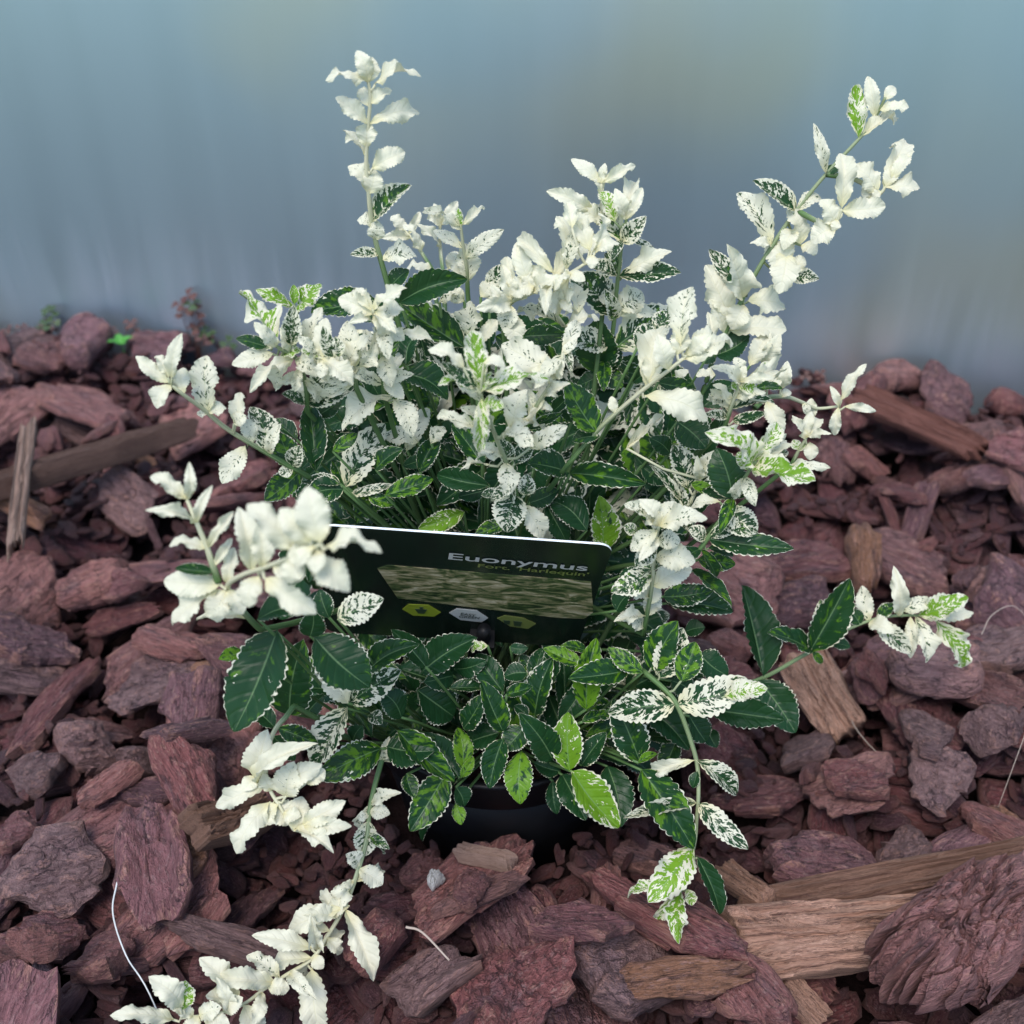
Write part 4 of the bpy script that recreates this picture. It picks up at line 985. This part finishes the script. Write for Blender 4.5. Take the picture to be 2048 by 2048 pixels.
def parse(st):
    for e in st.split(';'):
        e = e.split()
        if len(e) >= 6:
            yield (*map(float, e[:5]), e[5])
ALL = []       # (area, matrix, kind, stem index)
STEMS = []
def px(c, x, y):
    a, b, k = CROP[c]
    return a + x * k, b + y * k
for c, cream, pts, lst in SHOOTS:
    tb = Tube()
    W3 = [at_y(*px(c, x, y), Y) for x, y, Y in pts]
    P2 = [(*px(c, x, y), Y) for x, y, Y in pts]
    crown = CROWN + Vector((lr.uniform(-.03, .03), lr.uniform(-.03, .03), 0))
    d0 = W3[0] - crown
    mid = crown + Vector((d0.x * 0.5, d0.y * 0.1 + 0.004, d0.z * 0.5))
    if W3[0].y < 0.342 and W3[0].z < 0.16: mid = crown + Vector((d0.x * 0.6, d0.y * 0.6, min(d0.z * 0.1, 0.012) + 0.006))
    # keep the hidden lower course inside the bush
    hid = catmull([crown, mid, W3[0]], 6)
    if len(STEMS) in (5, 9, 16, 17, 26): hid = [W3[0]]        # side shoots spring from the shoot before them
    vis = catmull(W3, 7)
    n_all = len(hid) + len(vis)
    tb.add(hid + vis[1:], 0.0013, 0.0006, 9, al=[0.20 * i / len(hid) for i in range(len(hid))] + [0.2 + 0.8 * i / len(vis) for i in range(1, len(vis))])
    dense = []
    for i in range(len(P2) - 1):
        for k in range(8):
            t = k / 8
            dense.append(tuple(P2[i][j] * (1 - t) + P2[i + 1][j] * t for j in range(3)))
    dense.append(P2[-1])
    for bx, by, tx, ty, w, kd in parse(lst):
        x, y = px(c, bx, by); x2, y2 = px(c, tx, ty)
        q = min(dense, key=lambda d: (d[0] - x) ** 2 + (d[1] - y) ** 2)
        dist = math.hypot(q[0] - x, q[1] - y)
        if dist < 9: x, y = q[0], q[1]
        Y = q[2] - 0.0005
        mx, area = leaf_matrix(x, y, x2, y2, w * CROP[c][2], Y, kd)
        if dist >= 9:
            A_, B_ = at_y(*q), mx.translation
            tb.add([A_, A_.lerp(B_, 0.5) - Vector((0, 0, 0.002)), B_ + (mx.to_3x3() @ Vector((0.04, 0, 0)))], 0.0006, 0.0005, 6, 0.8, 1.0)
        ALL.append((area, mx, kd, len(STEMS)))
    # further young leaves round the nodes of the shoot
    kinds = [e[5] for e in parse(lst)]
    step = {4: 8, 6: 8, 7: 7, 12: 10, 19: 8, 21: 6, 22: 8, 23: 8, 24: 9, 25: 8, 28: 8, 29: 9}.get(len(STEMS), 0)
    for q in (dense[3::step] if step else []):
        near = min(parse(lst), key=lambda e: (px(c, e[0], e[1])[0] - q[0]) ** 2 + (px(c, e[0], e[1])[1] - q[1]) ** 2)
        kd = near[5] if near[5] in 'csmg' else 's'
        for sgn in (-1, 1):
            a_ = lr.uniform(0, 6.28); Lp = lr.uniform(42, 72)
            mx, area = leaf_matrix(q[0], q[1], q[0] + Lp * math.cos(a_), q[1] + Lp * math.sin(a_), Lp * lr.uniform(.42, .55), q[2], kd, sgn * lr.uniform(.5, 1.1) - 0.2)
            ALL.append((area * 0.2, mx, kd, len(STEMS)))
    STEMS.append((tb, crown, cream))
for c, Y, lst in LOOSE:
    tb = Tube()
    items = [(*px(c, e[0], e[1]), *px(c, e[2], e[3]), e[4] * CROP[c][2], e[5]) for e in parse(lst)]
    crown = CROWN + Vector((lr.uniform(-.03, .03), lr.uniform(-.03, .03), 0))
    for x, y, x2, y2, w, kd in items:
        mx, area = leaf_matrix(x, y, x2, y2, w, Y + lr.uniform(-.006, .006), kd)
        B_ = mx.translation
        m_ = crown.lerp(B_, 0.5) + Vector((0, 0.0, -0.006 if Y < 0.34 else 0.012))
        m_ = crown.lerp(B_, 0.5) + Vector((0, 0.012, -0.004))
        if Y < 0.35: m_ = Vector((m_.x, m_.y - 0.012, min(m_.z, crown.z + 0.012)))
        tb.add(catmull([crown, m_, B_ + (mx.to_3x3() @ Vector((0.03, 0, 0)))], 7), 0.0009, 0.0006, 6, 0.0, 0.22)
        ALL.append((area, mx, kd, len(STEMS)))
    STEMS.append((tb, crown, 0.0))
stem_obj = []
for tb, crown, cream in STEMS:
    so = link('stem', tb.mesh('stem', M['stem'], crown), plant, T(crown))
    so.color = (cream, 0, lr.random() * 20, 1)
    stem_obj.append(so)
ALL.sort(key=lambda e: -e[0])
def colour(kd):
    f_, gr, lm = LT[kd]
    return f_, (lr.uniform(*gr), lr.uniform(*lm), lr.random())
mass_v, mass_f, mass_l, mass_k = [], [], [], []
mass_o = 0
def add_mass(mx, kd):
    global mass_o
    f_, c_ = colour(kd)
    V_, F_, L_ = lr.choice(BL[f_])[1]
    mass_v.append((np.array(mx.to_3x3()) @ V_.T).T + np.array(mx.translation))
    mass_f.extend([tuple(i + mass_o for i in f) for f in F_])
    mass_l.append(L_)
    mass_k.append(np.tile(np.array(c_, dtype=np.float32), (len(V_), 1)))
    mass_o += len(V_)
for i, (area, mx, kd, si) in enumerate(ALL):
    if i < 300:
        f_, c_ = colour(kd)
        o = link('leaf', lr.choice(BL[f_])[0], stem_obj[si], mx)
        o.color = (*c_, 1)
    else:
        add_mass(mx, kd)
# inner leaves behind the ones that can be told apart
POLY = [(640, 780), (700, 640), (900, 620), (1100, 640), (1250, 700), (1380, 760), (1440, 900), (1400, 1040), (1330, 1150), (1350, 1260), (1440, 1370), (1400, 1480),
        (1290, 1560), (1180, 1500), (1000, 1480), (880, 1480), (760, 1500), (700, 1420), (600, 1400), (520, 1320), (560, 1180), (620, 1000), (560, 900)]
def inside(x, y):
    c = False
    for i in range(len(POLY)):
        (x1, y1), (x2, y2) = POLY[i - 1], POLY[i]
        if (y1 > y) != (y2 > y) and x < (x2 - x1) * (y - y1) / (y2 - y1) + x1: c = not c
    return c
tw = Tube()
nf = 0
while nf < 560:
    x, y = lr.uniform(500, 1460), lr.uniform(600, 1560)
    if not inside(x, y): continue
    f = (y - 600) / 960
    Y = np.interp(y, [600, 900, 1040, 1300, 1500], [.440, .415, .400, .358, .343]) + lr.random() * 0.05
    ang = lr.uniform(0, 6.28); Lp = lr.uniform(85, 140)
    x2, y2 = x + Lp * math.cos(ang), y + Lp * math.sin(ang)
    if not inside(x2, y2): continue
    if Y < 0.404 and any(590 < xx < 1270 and 990 < yy < 1335 for xx, yy in ((x, y), (x2, y2), ((x + x2) / 2, (y + y2) / 2))): continue
    mx, _ = leaf_matrix(x, y, x2, y2, Lp * lr.uniform(.45, .6), Y, 'd')
    add_mass(mx, lr.choices(['d', 'g', 'm', 's'], [5, 5, 1, 1 if y < 1000 else 0])[0])
    B_ = mx.translation
    if nf % 3 == 0:
        tw.add([B_ + Vector((0, 0.012, -0.016)), B_ + Vector((0, 0.005, -0.006)), B_], 0.0008, 0.0006, 5)
    nf += 1
me = mesh_from('inner_leaves', np.concatenate(mass_v), mass_f, M['leaf_joined'])
for nm, dat in (('lc', mass_l), ('lk', mass_k)):
    a_ = me.attributes.new(nm, 'FLOAT_VECTOR', 'POINT')
    a_.data.foreach_set('vector', np.concatenate(dat).astype(np.float32).ravel())
o = link('inner_leaves', me, plant)
o['kind'] = 'stuff'
o = link('inner_twigs', tw.mesh('inner_twigs', M['stem'], CROWN), plant, T(CROWN))
o['kind'] = 'stuff'
print('LEAVES', len(ALL), 'stems', len(STEMS))
# ------------------------------------------------------------------ plant label
def flat(name, col, rough=0.35):
    return simple(name, col, rough, 0.5)
M['card'] = simple('glossy_dark_card', (0.006, 0.012, 0.009), 0.22, 0.5, nscale=40, namp=0.3)
M['card_edge'] = simple('white_card_edge', (0.80, 0.84, 0.86), 0.5)
M['print_white'] = flat('print_white', (0.40, 0.40, 0.39))
M['print_green'] = flat('print_olive', (0.13, 0.15, 0.04))
M['print_lime'] = flat('print_lime', (0.20, 0.24, 0.02))
M['print_dark'] = flat('print_dark', (0.02, 0.035, 0.02))
def mat_photo():
    s = NT('printed_leaf_photo')
    P = s.obj()
    a = s.noise(s.vmul(P, (60.0, 210.0, 1.0)), 1.0, 5, 0.65, 1.6)
    b = s.noise(s.vmul(P, (22.0, 70.0, 1.0)), 1.0, 3)
    c = s.ramp(s.math('ADD', s.math('MULTIPLY', a, 0.7), s.math('MULTIPLY', b, 0.3)),
               [(0.38, (0.012, 0.02, 0.010)), (0.46, (0.05, 0.075, 0.025)), (0.53, (0.22, 0.19, 0.10)), (0.62, (0.46, 0.40, 0.28))])
    return s.set(color=c, rough=0.3)
M['photo'] = mat_photo()
TL, TR = at_y(636, 1050, .340), at_y(1228, 1091, .343)
BL_, BR_ = at_y(640, 1262, .372), at_y(1229, 1300, .376)
xa = (TR - TL)
CW = xa.length
xa.normalize()
za = (TL + TR) / 2 - (BL_ + BR_) / 2
za = (za - xa * za.dot(xa))
CH = za.length
za.normalize()
na = xa.cross(za).normalized()                 # printed face, towards the camera
if na.dot(CAMP - TL) < 0: na = -na
org = (TL + TR) / 2 - za * CH
LM = Matrix((xa, za, na)).transposed().to_4x4()
LM = T(org) @ LM                                # local x right, y up the card, z out of the print
foot = Vector((0.0, 0.0, 0.0))
stake_top = LM @ Vector(((997 - 932) / 592 * CW, 0.015, 0.004))
foot = Vector((stake_top.x, stake_top.y + 0.006, PZ - 0.03))
lab = link('plant_label', None, None, T(foot))
tag(lab, 'dark glossy plant label card with white printed name on a black stake', 'plant label')
def rrect(w, h, r, n=6, only_top=False):
    pts = []
    for cx, cy, a0 in ((w / 2 - r, h - r, 0), (-w / 2 + r, h - r, 90), (-w / 2 + r, r, 180), (w / 2 - r, r, 270)):
        for k in range(n + 1):
            a = math.radians(a0 + 90 * k / n)
            pts.append((cx + r * math.cos(a), cy + r * math.sin(a)))
    return pts
def plate(pts, z0, z1):
    n = len(pts)
    v = [(x, y, z1) for x, y in pts] + [(x, y, z0) for x, y in pts]
    f = [tuple(range(n)), tuple(range(2 * n - 1, n - 1, -1))] + [(i, n + i, n + (i + 1) % n, (i + 1) % n) for i in range(n)]
    return v, f
v, f = plate(rrect(CW, CH, 0.006), -0.0009, 0)
me = mesh_from('card', v, f, M['card'], False)
me.materials.append(M['card_edge'])
for p in list(me.polygons)[1:]: p.material_index = 1
link('card', me, lab, LM)
def K(x, y):
    """pixel of the zoomed label -> card coordinates (local x, y)"""
    d = ray(640 + x * .3106, 1040 + y * .3106)
    t = (org - CAMP).dot(na) / d.dot(na)
    p = LM.inverted() @ (CAMP + d * t)
    return p.x, p.y
def sticker(name, pix, mat, z=0.0003):
    pts = [K(*p) for p in pix]
    a = sum(pts[i][0] * pts[(i + 1) % len(pts)][1] - pts[(i + 1) % len(pts)][0] * pts[i][1] for i in range(len(pts)))
    if a < 0: pts = pts[::-1]
    v, f = plate(pts, 0.00005, z)
    return link(name, mesh_from(name, v, f, mat, False), lab, LM)
sticker('printed_picture', [(370, 310), (440, 288), (1745, 395), (1760, 590), (1700, 632), (1520, 625), (500, 500)], M['photo'])
sticker('hexagon_badge', [(530, 572), (570, 540), (700, 545), (778, 592), (735, 618), (600, 612)], M['print_lime'])
sticker('hexagon_badge', [(832, 595), (880, 568), (1010, 580), (1082, 628), (1040, 655), (905, 640)], M['print_white'])
sticker('hexagon_badge', [(1140, 630), (1190, 612), (1310, 628), (1390, 665), (1340, 697), (1225, 682)], M['print_green'])
sticker('badge_symbol', [(612, 568), (690, 572), (672, 598), (632, 596)], M['print_dark'], 0.0005)
sticker('badge_symbol', [(640, 556), (668, 557), (662, 568), (645, 567)], M['print_dark'], 0.0005)
sticker('badge_symbol', [(1180, 640), (1225, 645), (1220, 668), (1190, 662)], M['print_dark'], 0.0005)
sticker('badge_symbol', [(1245, 645), (1300, 652), (1292, 680), (1250, 674)], M['print_dark'], 0.0005)
def text(name, body, p0, p1, hpx, mat, z=0.00045):
    cu = bpy.data.curves.new(name, 'FONT')
    cu.body = body
    cu.offset = 0.012
    ob = bpy.data.objects.new(name, cu)
    COL.objects.link(ob)
    bpy.context.view_layer.update()
    me = bpy.data.meshes.new_from_object(ob)
    bpy.data.objects.remove(ob)
    xs = [v.co.x for v in me.vertices]; ys = [v.co.y for v in me.vertices]
    (ax, ay), (bx, by) = K(*p0), K(*p1)
    hx, hy = K(p0[0], p0[1] - hpx)
    L = math.hypot(bx - ax, by - ay)
    h = hy - ay
    ang = math.atan2(by - ay, bx - ax)
    cap = 0.72
    for v in me.vertices:
        u = (v.co.x - min(xs)) / (max(xs) - min(xs)) * L
        w = v.co.y / cap * h
        v.co = (ax + u * math.cos(ang) - w * math.sin(ang), ay + u * math.sin(ang) + w * math.cos(ang), z)
    me.materials.clear()
    me.materials.append(mat)
    return link(name, me, lab, LM)
text('printed_name', 'Euonymus', (825, 246), (1718, 322), 42, M['print_white'])
text('printed_variety', "Fort. 'Harlequin'", (1015, 298), (1725, 357), 24, M['print_green'])
text('printed_badge_text', 'EASY', (905, 604), (1000, 616), 15, M['print_dark'], 0.00055)
text('printed_badge_text', 'GREEN', (895, 622), (1025, 632), 15, M['print_dark'], 0.00055)
# stake with its clip, in front of the card's foot
tb = Tube()
ct = LM @ Vector(((997 - 932) / 592 * CW, 0.022, 0.005))
tb.add([foot, foot.lerp(stake_top, 0.5), stake_top, ct], 0.0032, 0.0030, 12)
link('stake', tb.mesh('stake', M['pot'], foot), lab, T(foot))
cv, cf = box(-0.0055, 0.0055, -0.002, 0.012, -0.004, 0.0088)
link('clip', mesh_from('clip', cv, cf, M['pot'], False), lab, LM @ T(((997 - 932) / 592 * CW, 0.0, 0.0)))
# ------------------------------------------------------------------ dry stalks, weeds
M['straw'] = simple('dry_stalk', (0.42, 0.34, 0.28), 0.6, 0.3, nscale=80, namp=0.25)
M['straw_grey'] = simple('pale_grey_stalk', (0.60, 0.60, 0.58), 0.5, 0.4, nscale=80, namp=0.15)
M['weed_green'] = simple('weed_green', (0.042, 0.07, 0.025), 0.5, 0.3, nscale=150, namp=0.35)
M['weed_red'] = simple('weed_red', (0.095, 0.042, 0.034), 0.5, 0.3, nscale=150, namp=0.35)
M['sprout'] = simple('sprout_green', (0.07, 0.27, 0.04), 0.45, 0.3, nscale=150, namp=0.3)
def stalk(pts, r, mat, label, cat='dry stalk'):
    q = [on_z(x * 1.06, y * 1.06, 0.03) for x, y in pts]
    zs = [top_z(p.x, p.y) for p in q]
    zm = max(zs) + 0.002
    q = [Vector((p.x, p.y, z_ + 0.001 if i == len(q) - 1 else zm)) for i, (p, z_) in enumerate(zip(q, zs))]
    tb = Tube()
    tb.add(catmull(q, 6), r, r * 0.7, 6)
    o = link('dry_stalk', tb.mesh('dry_stalk', mat, q[0]), None, T(q[0]))
    tag(o, label, cat)
stalk([(238, 1710), (230, 1770), (255, 1850), (300, 1925), (330, 1970)], 0.0004, M['straw_grey'], 'thin curved pale grey stalk standing out of the bark beside the white trailing shoot')
stalk([(1608, 1300), (1615, 1340), (1650, 1385), (1692, 1412)], 0.00025, M['straw'], 'hair-thin dry stalk curling off the tan wood stub')
stalk([(1830, 1262), (1850, 1225), (1890, 1208), (1940, 1215)], 0.00025, M['straw'], 'hair-thin arched stalk over greyish plum bark')
stalk([(1945, 1360), (1920, 1420), (1900, 1482)], 0.00025, M['straw'], 'short straight hair-thin stalk on greyish plum bark')
stalk([(770, 1790), (800, 1800), (850, 1850)], 0.0006, M['straw'], 'short greyish twig on fine dark bark below the trailing shoot')
def weed(x, y, Yoff, h, n, mats, label, spread=0.012):
    """creeping weed with three-part leaves rooted at the foot of the wall"""
    d = ray(x * 1.06, y * 1.06)
    # stand on the line just in front of the wall
    t = (WA - CAMP).dot(WNOR) / d.dot(WNOR)
    hit = CAMP + d * t + WNOR * Yoff
    b = Vector((hit.x, hit.y, min(top_z(hit.x, hit.y), 0.02)))
    w = link('creeping_weed', None, None, T(b))
    tag(w, label, 'weed', 'small weeds along the foot of the metal wall')
    tb = Tube()
    leaves = []
    r = random.Random(int(x * 7 + y))
    topz = max(hit.z, b.z + 0.01)
    for i in range(n):
        e = Vector((hit.x + r.uniform(-spread, spread), hit.y - r.uniform(0, spread), b.z + (topz - b.z) * r.uniform(0.55, 1.05)))
        m_ = b.lerp(e, 0.55) + Vector((r.uniform(-.004, .004), 0, 0.003))
        tb.add(catmull([b, m_, e], 5), 0.0006, 0.0004, 5)
        leaves.append(e)
    link('stem', tb.mesh('weed_stem', M['weed_red'], b), w, T(b))
    for i, e in enumerate(leaves):
        vs, fs = [], []
        rot = r.uniform(0, 2)
        for k in range(3):
            a = rot + k * 2.094
            c, s_ = math.cos(a), math.sin(a)
            o0 = len(vs)
            for (px_, py_, pz_) in ((0, 0, 0), (.5, .36, .06), (.85, .42, .0), (1.0, .2, -.05), (.86, 0, -.02), (1.0, -.2, -.05), (.85, -.42, 0), (.5, -.36, .06)):
                vs.append(((px_ * c - py_ * s_) * h, (px_ * s_ + py_ * c) * h, pz_ * h))
            fs += [(o0, o0 + 1, o0 + 2, o0 + 3, o0 + 4), (o0, o0 + 4, o0 + 5, o0 + 6, o0 + 7)]
        link('leaf', mesh_from('weed_leaf', vs, fs, mats[i % len(mats)], True), w, T(e) @ Matrix.Rotation(r.uniform(.1, .6), 4, 'X') @ Matrix.Rotation(r.uniform(-.4, .4), 4, 'Y'))
G_, R_ = M['weed_green'], M['weed_red']
weed(15, 595, 0.02, 0.007, 3, [G_], 'dull green weed at the wall beside a flatter green one')
weed(85, 570, 0.01, 0.008, 3, [G_], 'green-topped weed on a bare stalk against the metal wall')
weed(40, 618, 0.03, 0.009, 4, [G_], 'flat bright green weed patch on the bark edge below the wall')
weed(62, 592, 0.02, 0.006, 2, [R_], 'tiny red weed leaf between the green weeds')
weed(130, 608, 0.02, 0.008, 4, [R_, G_], 'low reddish weed tuft at the bark edge beside the green weeds')
weed(238, 590, 0.015, 0.007, 3, [R_], 'small red weed standing alone against the metal wall')
weed(360, 548, 0.01, 0.009, 7, [R_, R_, G_], 'tallest red and olive weed rising against the metal wall', 0.010)
weed(425, 612, 0.02, 0.008, 5, [G_, R_], 'low olive weed clump half behind the shrub at the wall')
weed(1525, 690, 0.02, 0.005, 3, [R_], 'tiny reddish weed at the wall beside the right-leaning shoot')
# bright sprout in the bark
p = on_z(230 * 1.06, 655 * 1.06, 0.02)
b = Vector((p.x, p.y, top_z(p.x, p.y) - 0.003))
w = link('seedling', None, None, T(b))
tag(w, 'single bright green seedling sprouting between bark chips near the wall', 'seedling')
tb = Tube(); tb.add([b, b + Vector((0.001, 0, 0.007)), b + Vector((0, 0, 0.013))], 0.0006, 0.0005, 5)
link('stem', tb.mesh('seedling_stem', M['sprout'], b), w, T(b))
for i in range(4):
    V_, F_, L_ = BL['green'][i][1]
    me = mesh_from('seedling_leaf', V_, F_, M['sprout'])
    link('leaf', me, w, T(b + Vector((0, 0, 0.012))) @ Matrix.Rotation(i * 1.65 + 0.4, 4, 'Z') @ Matrix.Rotation(-0.45, 4, 'Y') @ Matrix.Diagonal((0.012, 0.008, 0.012, 1)))
